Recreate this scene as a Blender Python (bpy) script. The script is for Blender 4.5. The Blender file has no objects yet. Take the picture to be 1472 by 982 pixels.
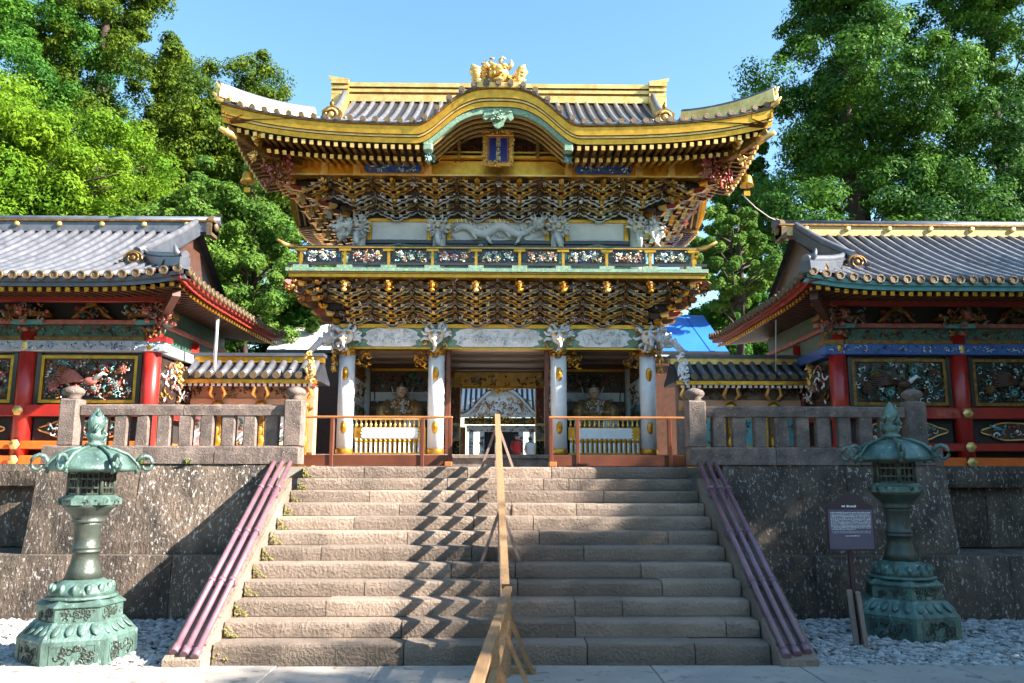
import bpy, math, random
import numpy as np
from mathutils import Vector, Matrix
R = math.radians
sc = bpy.context.scene
# ---------------------------------------------------------------- camera, sky, sun, exposure
cam = bpy.data.cameras.new('camera'); cam_o = bpy.data.objects.new('camera', cam)
sc.collection.objects.link(cam_o); sc.camera = cam_o
cam.sensor_width = 36.0; cam.lens = 36.0 * 1168 / 1472; cam.clip_start = .1; cam.clip_end = 2000
PITCH, YAW, ROLL = R(9.48), R(.78), R(.12)
fw = Vector((math.sin(YAW)*math.cos(PITCH), math.cos(YAW)*math.cos(PITCH), math.sin(PITCH)))
cam_o.location = (.08, 0, 2.0)
cam_o.rotation_euler = (fw.to_track_quat('-Z', 'Y') @ Matrix.Rotation(ROLL, 3, 'Z').to_quaternion()).to_euler()
SUN = Vector((1.0, -.33, .66)).normalized()
world = bpy.data.worlds.new('World'); sc.world = world; world.use_nodes = True
nt = world.node_tree; nt.nodes.clear()
sky = nt.nodes.new('ShaderNodeTexSky'); sky.sky_type = 'NISHITA'; sky.sun_disc = False
sky.sun_elevation = math.asin(SUN.z); sky.sun_rotation = math.atan2(SUN.x, SUN.y)
sky.altitude = 300; sky.air_density = 1.15; sky.dust_density = .5; sky.ozone_density = .7
bg = nt.nodes.new('ShaderNodeBackground'); bg.inputs[1].default_value = .078
wo = nt.nodes.new('ShaderNodeOutputWorld')
hs = nt.nodes.new('ShaderNodeHueSaturation'); hs.inputs['Hue'].default_value = .488; hs.inputs['Saturation'].default_value = 1.17; hs.inputs['Value'].default_value = 1.0
nt.links.new(sky.outputs[0], hs.inputs['Color']); nt.links.new(hs.outputs[0], bg.inputs[0]); nt.links.new(bg.outputs[0], wo.inputs[0])
sun = bpy.data.lights.new('sun', 'SUN'); sun.energy = 5.0; sun.angle = R(.5); sun.color = (1, .94, .84)
sun_o = bpy.data.objects.new('sun', sun); sc.collection.objects.link(sun_o)
sun_o.rotation_euler = (-SUN).to_track_quat('-Z', 'Y').to_euler(); sun_o.location = (30, -10, 40)
sc.view_settings.view_transform = 'Standard'; sc.view_settings.look = 'None'
sc.view_settings.exposure = 2.18; sc.view_settings.gamma = 1; sc.view_settings.use_curve_mapping = False
sc.cycles.max_bounces = 5; sc.cycles.diffuse_bounces = 3; sc.cycles.glossy_bounces = 2; sc.cycles.use_adaptive_sampling = True; sc.cycles.adaptive_threshold = .03
sc.cycles.transmission_bounces = 4; sc.cycles.transparent_max_bounces = 4
sc.cycles.caustics_reflective = False; sc.cycles.caustics_refractive = False

# ---------------------------------------------------------------- helpers
COL = sc.collection
WL = {}
def tag(o, label=None, cat=None, group=None, kind=None):
    if label: o['label'] = label
    if cat: o['category'] = cat
    if group: o['group'] = group
    if kind: o['kind'] = kind
    return o
def link(o, parent=None, loc=(0, 0, 0)):
    COL.objects.link(o); o.location = loc; WL[o.name] = Vector(loc)
    if parent is not None:
        o.parent = parent; o.matrix_parent_inverse = Matrix.Translation(-WL[parent.name])
    return o
def thing(name, label, cat, loc=(0, 0, 0), group=None):
    return tag(link(bpy.data.objects.new(name, None), None, loc), label, cat, group)
def inst(name, mesh, parent=None, loc=(0, 0, 0), rot=None, scale=None):
    """another object on shared mesh data"""
    o = link(bpy.data.objects.new(name, mesh), parent, loc)
    if rot: o.rotation_euler = rot
    if scale: o.scale = scale
    return o

class MB:
    def __init__(s): s.v = []; s.f = []; s.m = []; s.sm = []
    def add(s, vs, fs, mat=0, smooth=False):
        n = len(s.v); s.v += [tuple(p) for p in vs]
        for f in fs: s.f.append(tuple(i+n for i in f)); s.m.append(mat); s.sm.append(smooth)
        return s
    def box(s, x0, x1, y0, y1, z0, z1, mat=0):
        if x0 > x1: x0, x1 = x1, x0
        v = [(x0,y0,z0),(x1,y0,z0),(x1,y1,z0),(x0,y1,z0),(x0,y0,z1),(x1,y0,z1),(x1,y1,z1),(x0,y1,z1)]
        return s.add(v, [(0,3,2,1),(4,5,6,7),(0,1,5,4),(1,2,6,5),(2,3,7,6),(3,0,4,7)], mat)
    def cbox(s, x0, x1, y0, y1, z0, z1, b=.01, mat=0, jit=0, rnd=None):
        """chamfered box: 44 triangles"""
        if x0 > x1: x0, x1 = x1, x0
        b = min(b, (x1-x0)*.45, (y1-y0)*.45, (z1-z0)*.45)
        X = (x0, x1); Y = (y0, y1); Z = (z0, z1); v = []; ix = {}
        for i in (0,1):
            for j in (0,1):
                for k in (0,1):
                    c = (X[i], Y[j], Z[k]); d = (b if i == 0 else -b, b if j == 0 else -b, b if k == 0 else -b)
                    o = [rnd.uniform(-jit, jit) for _ in range(3)] if jit else (0, 0, 0)
                    for a in range(3):
                        p = [c[q] + (0 if q == a else d[q]) + o[q] for q in range(3)]
                        ix[(i,j,k,a)] = len(v); v.append(p)
        f = []
        I = lambda i,j,k,a: ix[(i,j,k,a)]
        f += [(I(0,0,0,0),I(0,0,1,0),I(0,1,1,0),I(0,1,0,0)), (I(1,0,0,0),I(1,1,0,0),I(1,1,1,0),I(1,0,1,0))]
        f += [(I(0,0,0,1),I(1,0,0,1),I(1,0,1,1),I(0,0,1,1)), (I(0,1,0,1),I(0,1,1,1),I(1,1,1,1),I(1,1,0,1))]
        f += [(I(0,0,0,2),I(0,1,0,2),I(1,1,0,2),I(1,0,0,2)), (I(0,0,1,2),I(1,0,1,2),I(1,1,1,2),I(0,1,1,2))]
        for j in (0,1):
            for k in (0,1): f.append((I(0,j,k,1),I(1,j,k,1),I(1,j,k,2),I(0,j,k,2)))
        for i in (0,1):
            for k in (0,1): f.append((I(i,0,k,0),I(i,1,k,0),I(i,1,k,2),I(i,0,k,2)))
        for i in (0,1):
            for j in (0,1): f.append((I(i,j,0,0),I(i,j,1,0),I(i,j,1,1),I(i,j,0,1)))
        for i in (0,1):
            for j in (0,1):
                for k in (0,1): f.append((I(i,j,k,0),I(i,j,k,1),I(i,j,k,2)))
        return s.add(v, f, mat)
    def prism(s, poly, ax, a0, a1, mat=0, side=None):
        """2-D polygon pushed along an axis: ax 'x' takes (y,z), 'y' takes (x,z), 'z' takes (x,y)"""
        P = {'x': lambda p, a: (a, p[0], p[1]), 'y': lambda p, a: (p[0], a, p[1]), 'z': lambda p, a: (p[0], p[1], a)}[ax]
        n = len(poly); v = [P(p, a0) for p in poly] + [P(p, a1) for p in poly]
        s.add(v, [tuple(range(n)), tuple(range(2*n-1, n-1, -1))], mat)
        k = len(s.v) - 2*n
        for i in range(n):
            j = (i+1) % n; s.f.append((k+i, k+n+i, k+n+j, k+j)); s.m.append(mat if side is None else side); s.sm.append(False)
        return s
    def tube(s, pts, rad, n=6, mat=0, cap=True, smooth=True, sq=None, up=None):
        pts = [Vector(p) for p in pts]; N = len(pts)
        if not hasattr(rad, '__len__'): rad = [rad]*N
        v = []; ref = Vector(up) if up else Vector((0, 0, 1))
        for i, p in enumerate(pts):
            t = (pts[min(i+1, N-1)] - pts[max(i-1, 0)])
            if t.length < 1e-9: t = Vector((0, 0, 1))
            t.normalize(); a = t.cross(ref)
            if a.length < .05: a = t.cross(Vector((1, 0, 0)))
            a.normalize(); b = a.cross(t); b.normalize()
            for k in range(n):
                an = 2*math.pi*(k+.5)/n; w = rad[i]
                v.append(p + a*(math.cos(an)*w) + b*(math.sin(an)*w*(sq or 1)))
        f = [(i*n+k, i*n+(k+1) % n, (i+1)*n+(k+1) % n, (i+1)*n+k) for i in range(N-1) for k in range(n)]
        s.add(v, f, mat, smooth)
        if cap:
            o = len(s.v) - len(v)
            s.f += [tuple(o+k for k in range(n-1, -1, -1)), tuple(o+(N-1)*n+k for k in range(n))]; s.m += [mat]*2; s.sm += [False]*2
        return s
    def bar(s, a, b, w, h, mat=0):
        """square-section bar between two points"""
        return s.tube([a, b], w*.7071, 4, mat, True, False, h/w)
    def lathe(s, prof, n=12, c=(0, 0, 0), mat=0, ph=0., smooth=True, caps=True):
        v = []
        for r, z in prof:
            for k in range(n):
                an = ph + 2*math.pi*k/n; v.append((c[0]+r*math.cos(an), c[1]+r*math.sin(an), c[2]+z))
        N = len(prof)
        f = [(i*n+k, i*n+(k+1) % n, (i+1)*n+(k+1) % n, (i+1)*n+k) for i in range(N-1) for k in range(n)]
        s.add(v, f, mat, smooth)
        if caps:
            o = len(s.v) - len(v)
            s.f += [tuple(o+k for k in range(n-1, -1, -1)), tuple(o+(N-1)*n+k for k in range(n))]; s.m += [mat]*2; s.sm += [False]*2
        return s
    def ball(s, c, r, n=7, m=5, mat=0, smooth=True):
        if not hasattr(r, '__len__'): r = (r, r, r)
        v = [(c[0], c[1], c[2]-r[2])]
        for i in range(1, m):
            t = math.pi*i/m
            for k in range(n):
                a = 2*math.pi*k/n; v.append((c[0]+r[0]*math.sin(t)*math.cos(a), c[1]+r[1]*math.sin(t)*math.sin(a), c[2]-r[2]*math.cos(t)))
        v.append((c[0], c[1], c[2]+r[2])); L = len(v)-1
        f = [(0, 1+(k+1) % n, 1+k) for k in range(n)]
        f += [(1+i*n+k, 1+i*n+(k+1) % n, 1+(i+1)*n+(k+1) % n, 1+(i+1)*n+k) for i in range(m-2) for k in range(n)]
        f += [(L, 1+(m-2)*n+k, 1+(m-2)*n+(k+1) % n) for k in range(n)]
        return s.add(v, f, mat, smooth)
    def grid(s, rows, mat=0, smooth=True, flip=False):
        n = len(rows[0]); v = [p for r in rows for p in r]; f = []
        for i in range(len(rows)-1):
            for k in range(n-1):
                q = (i*n+k, i*n+k+1, (i+1)*n+k+1, (i+1)*n+k); f.append(q[::-1] if flip else q)
        return s.add(v, f, mat, smooth)
    def sweepx(s, xs, zf, prof, mats, smooth=True):
        """closed (y,z) profile swept along x; zf(x) lifts it; mats = one index per profile edge"""
        n = len(prof); v = []
        for x in xs:
            dz = zf(x)
            for p in prof: v.append((x, p[0], p[1]+dz))
        o = len(s.v); s.v += v
        for i in range(len(xs)-1):
            for k in range(n):
                j = (k+1) % n; s.f.append((o+i*n+k, o+i*n+j, o+(i+1)*n+j, o+(i+1)*n+k)); s.m.append(mats[k] if hasattr(mats, '__len__') else mats); s.sm.append(False)
        for e in (range(n), range((len(xs)-1)*n+n-1, (len(xs)-1)*n-1, -1)):
            s.f.append(tuple(o+i for i in e)); s.m.append(mats[0] if hasattr(mats, '__len__') else mats); s.sm.append(False)
        return s
    def xf(s, fn, start=0):
        s.v[start:] = [tuple(fn(Vector(p))) for p in s.v[start:]]; return s
    def mesh(s, name, mats):
        me = bpy.data.meshes.new(name); me.from_pydata(s.v, [], s.f)
        for m in (mats if isinstance(mats, (list, tuple)) else [mats]): me.materials.append(m)
        me.polygons.foreach_set('material_index', s.m); me.polygons.foreach_set('use_smooth', s.sm); me.update()
        return me
    def build(s, name, mats, parent=None, loc=(0, 0, 0), rot=None, kind=None):
        o = inst(name, s.mesh(name, mats), parent, loc, rot)
        if kind: o['kind'] = kind
        return o

def rot_z(a): m = Matrix.Rotation(a, 3, 'Z'); return lambda p: m @ p
def lerp(a, b, t): return a + (b-a)*t

# ---------------------------------------------------------------- materials
def M(name, col, col2=None, scale=2., rough=.6, metal=0., bump=0., bscale=25., spots=None, sscale=14., sth=.62,
      rand=0., spec=.5, detail=5., stretch=None, island=False, coat=0., bdist=.02):
    m = bpy.data.materials.new(name); m.use_nodes = True; n = m.node_tree.nodes; l = m.node_tree.links
    p = n['Principled BSDF']; p.inputs['Roughness'].default_value = rough; p.inputs['Metallic'].default_value = metal
    p.inputs['Specular IOR Level'].default_value = spec; p.inputs['Coat Weight'].default_value = coat
    p.inputs['Base Color'].default_value = (*col, 1)
    g = n.new('ShaderNodeNewGeometry'); vec = g.outputs['Position']
    if stretch:
        mp = n.new('ShaderNodeMapping'); mp.inputs['Scale'].default_value = stretch; l.new(vec, mp.inputs[0]); vec = mp.outputs[0]
    def noise(sc_, det=detail, rg=.6):
        t = n.new('ShaderNodeTexNoise'); t.inputs['Scale'].default_value = sc_; t.inputs['Detail'].default_value = det
        t.inputs['Roughness'].default_value = rg; l.new(vec, t.inputs['Vector']); return t.outputs['Fac']
    def ramp(fac, a, b):
        r = n.new('ShaderNodeMapRange'); r.inputs[1].default_value = a; r.inputs[2].default_value = b; l.new(fac, r.inputs[0]); return r.outputs[0]
    def mix(fac, a, b):
        x = n.new('ShaderNodeMix'); x.data_type = 'RGBA'
        if fac is not None: l.new(fac, x.inputs[0])
        for s_, i in ((a, 6), (b, 7)):
            if isinstance(s_, tuple): x.inputs[i].default_value = (*s_, 1)
            else: l.new(s_, x.inputs[i])
        return x
    cur = col
    if col2: cur = mix(ramp(noise(scale), .32, .68), col, col2).outputs[2]
    if spots: cur = mix(ramp(noise(sscale, 6, .7), sth, sth+.07), cur, spots).outputs[2]
    if rand:
        if island: rv = g.outputs['Random Per Island']
        else: rv = n.new('ShaderNodeObjectInfo').outputs['Random']
        h = n.new('ShaderNodeHueSaturation'); h.inputs['Saturation'].default_value = 1
        r = n.new('ShaderNodeMapRange'); r.inputs[3].default_value = 1-rand; r.inputs[4].default_value = 1+rand
        l.new(rv, r.inputs[0]); l.new(r.outputs[0], h.inputs['Value'])
        if isinstance(cur, tuple): h.inputs['Color'].default_value = (*cur, 1)
        else: l.new(cur, h.inputs['Color'])
        cur = h.outputs[0]
    if not isinstance(cur, tuple): l.new(cur, p.inputs['Base Color'])
    if bump:
        b = n.new('ShaderNodeBump'); b.inputs['Strength'].default_value = bump; b.inputs['Distance'].default_value = bdist
        l.new(noise(bscale, 6, .65), b.inputs['Height']); l.new(b.outputs[0], p.inputs['Normal'])
    return m

def leaf_mat(name, c1, c2, trans=.35):
    m = bpy.data.materials.new(name); m.use_nodes = True; n = m.node_tree.nodes; l = m.node_tree.links
    n.remove(n['Principled BSDF']); out = n['Material Output']
    g = n.new('ShaderNodeNewGeometry')
    mx = n.new('ShaderNodeMix'); mx.data_type = 'RGBA'; mx.inputs[6].default_value = (*c1, 1); mx.inputs[7].default_value = (*c2, 1)
    nz = n.new('ShaderNodeTexNoise'); nz.inputs['Scale'].default_value = .55; nz.inputs['Detail'].default_value = 3; l.new(g.outputs['Position'], nz.inputs['Vector'])
    mr = n.new('ShaderNodeMapRange'); mr.inputs[1].default_value = .38; mr.inputs[2].default_value = .64; l.new(nz.outputs['Fac'], mr.inputs[0])
    av = n.new('ShaderNodeMath'); av.operation = 'MULTIPLY_ADD'; av.inputs[1].default_value = .45; l.new(g.outputs['Random Per Island'], av.inputs[0])
    hf = n.new('ShaderNodeMath'); hf.operation = 'MULTIPLY'; hf.inputs[1].default_value = .6; l.new(mr.outputs[0], hf.inputs[0]); l.new(hf.outputs[0], av.inputs[2])
    l.new(av.outputs[0], mx.inputs[0])
    d = n.new('ShaderNodeBsdfPrincipled'); d.inputs['Roughness'].default_value = .55; d.inputs['Specular IOR Level'].default_value = .08
    t = n.new('ShaderNodeBsdfTranslucent'); s = n.new('ShaderNodeMixShader'); s.inputs[0].default_value = trans
    l.new(mx.outputs[2], d.inputs['Base Color']); l.new(mx.outputs[2], t.inputs[0])
    l.new(d.outputs[0], s.inputs[1]); l.new(t.outputs[0], s.inputs[2]); l.new(s.outputs[0], out.inputs[0])
    return m

K = {}
K['step'] = M('step_stone', (.355,.265,.205), (.19,.142,.11), 1.1, .88, bump=1., bscale=26, spots=(.38,.28,.20), sscale=60, sth=.56, rand=.22, bdist=.05)
K['moss'] = M('moss', (.16,.17,.03), (.30,.27,.06), 12, .95, bump=.8, bscale=60)
K['wall'] = M('wall_stone', (.17,.12,.088), (.034,.027,.022), 2.3, .9, bump=1., bscale=18, spots=(.46,.42,.37), sscale=26, sth=.565, rand=.3, stretch=(1, 1, .5), bdist=.05)
K['rail_stone'] = M('balustrade_stone', (.24,.175,.145), (.10,.075,.065), 5, .88, bump=.8, bscale=35, spots=(.42,.38,.34), sscale=30, sth=.6, rand=.1)
K['pave'] = M('paving_stone', (.40,.35,.30), (.30,.265,.235), 1.5, .8, bump=.35, bscale=40, rand=.06, spots=(.17,.15,.13), sscale=5, sth=.57)
K['pebble'] = M('pebble', (.33,.32,.31), None, rough=.75, rand=.42, island=True)
K['bed'] = M('gravel_bed', (.22,.21,.2), (.36,.34,.32), 20, .9, bump=1, bscale=60)
K['soil'] = M('soil', (.10,.09,.06), (.06,.09,.03), 1.2, .95, bump=.6, bscale=9)
K['bronze'] = M('green_bronze', (.14,.235,.20), (.05,.085,.072), 6, .4, metal=.3, bump=.5, bscale=40, spots=(.34,.45,.40), sscale=13, sth=.6, stretch=(1, 1, .5))
K['bronze_d'] = M('dark_bronze', (.045,.055,.045), (.09,.105,.085), 5, .4, metal=.35, bump=.3, bscale=40)
K['pipe'] = M('painted_pipe', (.25,.125,.155), (.17,.085,.11), 5, .34, coat=.5)
K['wood'] = M('raw_timber', (.36,.21,.10), (.24,.135,.062), 3, .65, bump=.25, bscale=12, stretch=(18, 1.5, 18), rand=.12)
K['wood_old'] = M('weathered_timber', (.34,.235,.19), (.25,.17,.14), 3, .75, bump=.3, bscale=12, stretch=(18, 1.5, 18), rand=.1)
K['fence'] = M('brown_fence_paint', (.15,.042,.018), (.10,.028,.013), 4, .4, bump=.1, bscale=30)
K['fence_o'] = M('orange_fence_paint', (.42,.17,.05), (.28,.10,.03), 4, .45)
K['gold'] = M('gold_leaf', (.74,.38,.045), (.52,.24,.025), 7, .33, metal=.8, bump=.15, bscale=60)
K['gold_b'] = M('bright_gold', (.95,.66,.25), (.70,.40,.10), 5, .36, metal=.65, bump=.25, bscale=50)
K['gold_d'] = M('old_gold', (.34,.17,.03), (.12,.05,.012), 16, .42, metal=.55, bump=.3, bscale=50)
K['black'] = M('black_lacquer', (.022,.017,.015), (.04,.025,.02), 6, .3, coat=.3)
K['brown'] = M('brown_lacquer', (.10,.04,.022), (.06,.025,.015), 9, .42)
K['red'] = M('vermilion_lacquer', (.42,.02,.013), (.27,.012,.009), 2.2, .36, coat=.25)
K['red_d'] = M('deep_red', (.30,.035,.02), (.20,.02,.014), 9, .5)
K['orange'] = M('orange_lacquer', (.85,.16,.02), (.75,.11,.015), 3, .4, coat=.2)
K['white'] = M('gofun_white', (.82,.80,.78), (.72,.70,.69), 7, .5, bump=.25, bscale=45)
K['white_c'] = M('white_carving', (.84,.83,.82), (.66,.66,.67), 14, .6, bump=.5, bscale=40)
K['mint'] = M('mint_green', (.20,.33,.24), (.10,.20,.15), 12, .5, bump=.3, bscale=50, spots=(.60,.50,.16), sscale=26, sth=.56)
K['green'] = M('painted_green', (.05,.13,.085), (.035,.08,.06), 8, .5)
K['blue'] = M('painted_blue', (.035,.07,.30), (.05,.13,.34), 10, .45)
K['teal'] = M('painted_teal', (.09,.28,.30), (.16,.36,.36), 8, .5)
K['pink'] = M('painted_pink', (.42,.15,.12), (.26,.07,.055), 10, .55)
K['peach'] = M('peach_board', (.62,.33,.19), (.50,.25,.14), 2, .6)
K['soffit'] = M('soffit_board', (.25,.18,.14), (.18,.13,.105), 2.5, .6, bump=.15, bscale=10, stretch=(1, 8, 8))
K['tile'] = M('bronze_tile', (.21,.21,.235), (.11,.115,.135), 5, .33, metal=.35, rand=.12, bump=.2, bscale=12)
K['pan'] = M('roof_pan', (.022,.024,.032), (.045,.048,.058), 4, .5, metal=.2)
K['tile_d'] = M('dark_tile', (.12,.13,.16), (.07,.08,.10), 4, .36, metal=.3, rand=.1)
K['sheet_w'] = M('sun_pale_sheet', (.86,.76,.74), (.80,.68,.67), .8, .5)  # pinkish white is sun glare put into the sheet colour
K['sheet_b'] = M('blue_sheet_roof', (.02,.13,.52), (.025,.16,.58), .8, .5)
K['bark'] = M('bark', (.06,.04,.028), (.035,.024,.018), 6, .9, bump=1, bscale=12, stretch=(3, 3, .6))
K['terrace'] = M('terrace_gravel', (.46,.42,.37), (.38,.34,.30), 3, .9, bump=.5, bscale=50)
K['navy'] = M('plaque_blue', (.012,.016,.12), None, rough=.35)
K['sign'] = M('sign_brown', (.06,.026,.03), (.045,.02,.024), 4, .5)
K['sign_p'] = M('sign_panel', (.13,.10,.14), (.11,.085,.125), 6, .5)
K['ink'] = M('white_print', (.78,.76,.78), None, rough=.6)
K['cord'] = M('wire', (.5,.45,.38), None, rough=.5)
K['dark'] = M('dark_interior', (.02,.017,.015), None, rough=.7)
K['tile_end'] = M('tile_end', (.20,.135,.07), (.10,.07,.045), 30, .5, metal=.35, bump=.4, bscale=60)
K['weed'] = M('weed_leaf', (.13,.22,.03), (.2,.26,.04), 20, .6)
K['cream'] = M('cream_gold_paint', (.72,.52,.23), (.50,.31,.10), 20, .42, metal=.2)
K['robe'] = M('gilded_robe', (.50,.30,.10), (.16,.07,.035), 16, .5, metal=.25, spots=(.70,.62,.48), sscale=28, sth=.6)
K['face'] = M('painted_face', (.62,.44,.32), (.55,.38,.27), 12, .5)
K['frieze_w'] = M('grey_frieze', (.42,.42,.46), (.28,.30,.36), 10, .55)
# ---------------------------------------------------------------- ground, stairs, walls
rnd = random.Random(7)
ZT = 2.16                       # terrace height
tag(MB().add([(-160,-60,-.14),(160,-60,-.14),(160,260,-.14),(-160,260,-.14)], [(0,1,2,3)]).build('ground', K['soil']), kind='structure')
tr = tag(MB().box(-60, 60, 14.62, 70, -.1, ZT).box(-6.6, 6.6, 13.35, 14.62, -.1, ZT).build('terrace', K['terrace']), kind='structure')
pv = tag(MB().box(-14, 14, -6, 9.16, -.13, -.012).build('pavement', K['bed']), kind='structure')
y = 4.4
row = 0
edges = [4.4, 5.5, 6.6, 7.55, 8.35, 9.2]
for r_ in range(5):
    x = -9.0 + rnd.uniform(0, .6)
    while x < 9:
        w = rnd.uniform(1.0, 1.75)
        MB().cbox(x+.006, x+w-.006, edges[r_]+.006, edges[r_+1]-.006, -.11, rnd.uniform(-.003, .004), .008, 0, .004, rnd).build('paving_slab', K['pave'], pv)
        x += w

# stairs
NS, RI, TR, Y0, SW = 12, .18, .344, 9.43, 3.09
st = thing('stone_stairs', 'broad flight of twelve worn granite steps leading up to the gate', 'stairs', (0, Y0, 0))
def stone_bar(x0, x1, yf, yb, z0, z1, rd, amp=.012, nose=.03):
    n = max(4, int((x1-x0)/.11)); mb = MB(); rows = []
    o1 = rd.uniform(0, 50)
    for i in range(n+1):
        x = lerp(x0, x1, i/n); e = 0.0 if 0 < i < n else .012
        w1 = math.sin(x*7+o1)*.4+math.sin(x*17+o1*2)*.35+rd.uniform(-.6, .6); w2 = math.sin(x*5+o1*3)*.5+rd.uniform(-.6, .6)
        rows.append([(x, yf+.004+amp*.5*w2, z0), (x, yf+amp*.6*w2-.003, lerp(z0, z1, .55)), (x, yf+amp*.5*w1+e, z1-nose+amp*.4*w2),
                     (x, yf+nose*.35+amp*.3*w1+e, z1-nose*.28), (x, yf+nose*1.15+amp*w2, z1+amp*.25*w1-e*.3), (x, yb, z1-.002), (x, yb, z0), (x, yf+.004+amp*.5*w2, z0)])
    mb.grid(rows, 0, False)
    for rr in (rows[0][:7], rows[-1][:7][::-1]): mb.add(rr, [tuple(range(7))], 0)
    return mb
joints = [[-.98, 1.05, 2.25], [-1.05, .95, 2.7], [-2.0, .98, 1.55], [.3, 2.1, -1.6], [-.55, .28, 1.9], [-.3, 1.2, -2.3], [.62, -1.2, 2.4], [-.3, .55, -2.0], [.25, 1.2, -1.4], [-.25, 1.65, -1.9], [-.75, .75, 1.15], [-.45, .9, -2.1]]
for k in range(NS):
    yf = Y0 + TR*k; js = [-SW] + sorted(joints[k]) + [SW]
    for a, b in zip(js[:-1], js[1:]):
        dz = rnd.uniform(-.005, .005); dy = rnd.uniform(-.008, .008)
        stone_bar(a+.006, b-.006, yf+dy, yf+TR+.09, RI*k+.003 - (.0 if k else .12), RI*(k+1)+dz, rnd).build('step_stone', K['step'], st)
MB().prism([(Y0+.2, -.1), (Y0+TR*NS+.3, -.1), (Y0+TR*NS+.3, RI*NS-.25), (Y0+TR*NS-.2, RI*NS-.25), (Y0+.2, -.05)], 'x', -SW, SW).build('core', K['step'], st)
for r_ in range(3):     # landing behind the top step
    x = -SW-.2
    while x < SW:
        w = rnd.uniform(1.0, 1.6); y0 = Y0+TR*NS+.1+r_*.9
        MB().cbox(x+.005, min(x+w, SW+.3)-.005, y0+.005, y0+.9-.005, ZT-.1, ZT+.006+rnd.uniform(0, .004), .008).build('landing_slab', K['pave'], st); x += w
# moss tufts in the left corner of each step
mm = MB(); rm = random.Random(3)
for k in range(NS):
    for q in range(26):
        yy = Y0+TR*k-rm.random()*.06*(k > 0); a = rm.random()**2*.16
        c = (-SW+.02+a, yy+rm.uniform(-.01, .03), RI*k+rm.random()*.15*(1-a/.17)+.006)
        mm.ball(c, (rm.uniform(.006, .02), .012, rm.uniform(.006, .016)), 5, 3)
mm.build('moss', K['moss'], st, kind='stuff')

# sloping side kerbs with three low pipes each
SL = RI/TR
def cheek(s):
    side = 'left' if s < 0 else 'right'
    t = thing('stair_kerb', 'sloping stone kerb along the ' + ('sunlit left' if s < 0 else 'shaded right') + ' edge of the stairs', 'kerb', (s*3.3, Y0, 0), 'kerbs at the stair edges')
    x0, x1 = s*(SW+.012), s*(SW+.42)
    ys = [9.12, 9.75, 10.72, 11.7, 12.62]
    zt = lambda y: .16+(y-9.3)*.55
    for a, b in zip(ys[:-1], ys[1:]):
        a += .004; b -= .004
        if a < 9.2: poly = [(a, -.1), (b, -.1), (b, zt(b)), (a+.12, zt(a+.12)), (a, zt(a+.12)-.06)]
        else: poly = [(a, -.1), (b, -.1), (b, zt(b)), (a, zt(a))]
        mb = MB().prism(poly, 'x', x0, x1); mb.build('kerb_stone', K['step'], t)
    hr = thing('pipe_handrail', 'three parallel mauve pipes low over the stone kerb, ' + ('left of the stairs in sun' if s < 0 else 'right of the stairs in shade'), 'handrail', (s*3.3, Y0, .2), 'pipe handrails on the stair kerbs')
    zp = lambda y: .15+(y-9.22)*.588
    for i in range(3):
        x = s*(3.17+.125*i); ya = 9.17+.03*i; mb = MB()
        mb.tube([(x, ya, zp(ya)), (x, 12.95, zp(12.95))], .036, 10)
        p = mb.build('pipe', K['pipe'], hr)
        MB().tube([(x, ya-.035, zp(ya-.035)), (x, ya+.06, zp(ya+.06))], .046, 10).build('end_cap', K['pipe'], p)
        for y in (10.25, 11.15, 12.1):
            MB().tube([(x, y-.03, zp(y-.03)), (x, y+.03, zp(y+.03))], .046, 10).build('coupling', K['pipe'], p)
    for y in (9.35, 10.25, 11.15, 12.1):
        MB().bar((s*3.12, y, zp(y)-.045), (s*3.46, y, zp(y)-.045), .05, .03).build('cross_bracket', K['pipe'], hr)
        for x in (3.18, 3.40):
            MB().tube([(s*x, y, zt(y)-.02), (s*x, y, zp(y)-.04)], .02, 6).build('bracket_foot', K['pipe'], hr)
for s in (-1, 1): cheek(s)

# retaining walls with stone balustrades
def stone_block(x0, x1, yb, zf, z0, z1, rd, bat, nx=None, nz=None):
    """rough stone facing -y: front face is a noisy grid, battered"""
    nx = max(3, int((x1-x0)/.16)); nz = max(3, int((z1-z0)/.16)); rows = []
    o = rd.uniform(0, 30)
    for j in range(nz+1):
        w = j/nz; r = []
        for i in range(nx+1):
            u = i/nx; edge = .03 if (i in (0, nx) or j in (0, nz)) else 0
            h = (math.sin(u*9*(x1-x0)/1.5+o)+math.sin(w*7+o*2+u*4))*.006+rd.uniform(-.008, .008)
            r.append((lerp(x0, x1, u), zf+bat*w+edge+h, lerp(z0, z1, w)))
        rows.append(r)
    mb = MB().grid(rows, 0, False)
    ring = rows[0] + [r[-1] for r in rows[1:]] + rows[-1][::-1][1:] + [r[0] for r in rows[::-1]][1:-1]
    n = len(ring); mb.add(ring + [(p[0], yb, p[2]) for p in ring], [(i, n+i, n+(i+1) % n, (i+1) % n) for i in range(n)])
    mb.add([(x0,yb,z0),(x1,yb,z0),(x1,yb,z1),(x0,yb,z1)], [(3,2,1,0)])
    return mb
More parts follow.
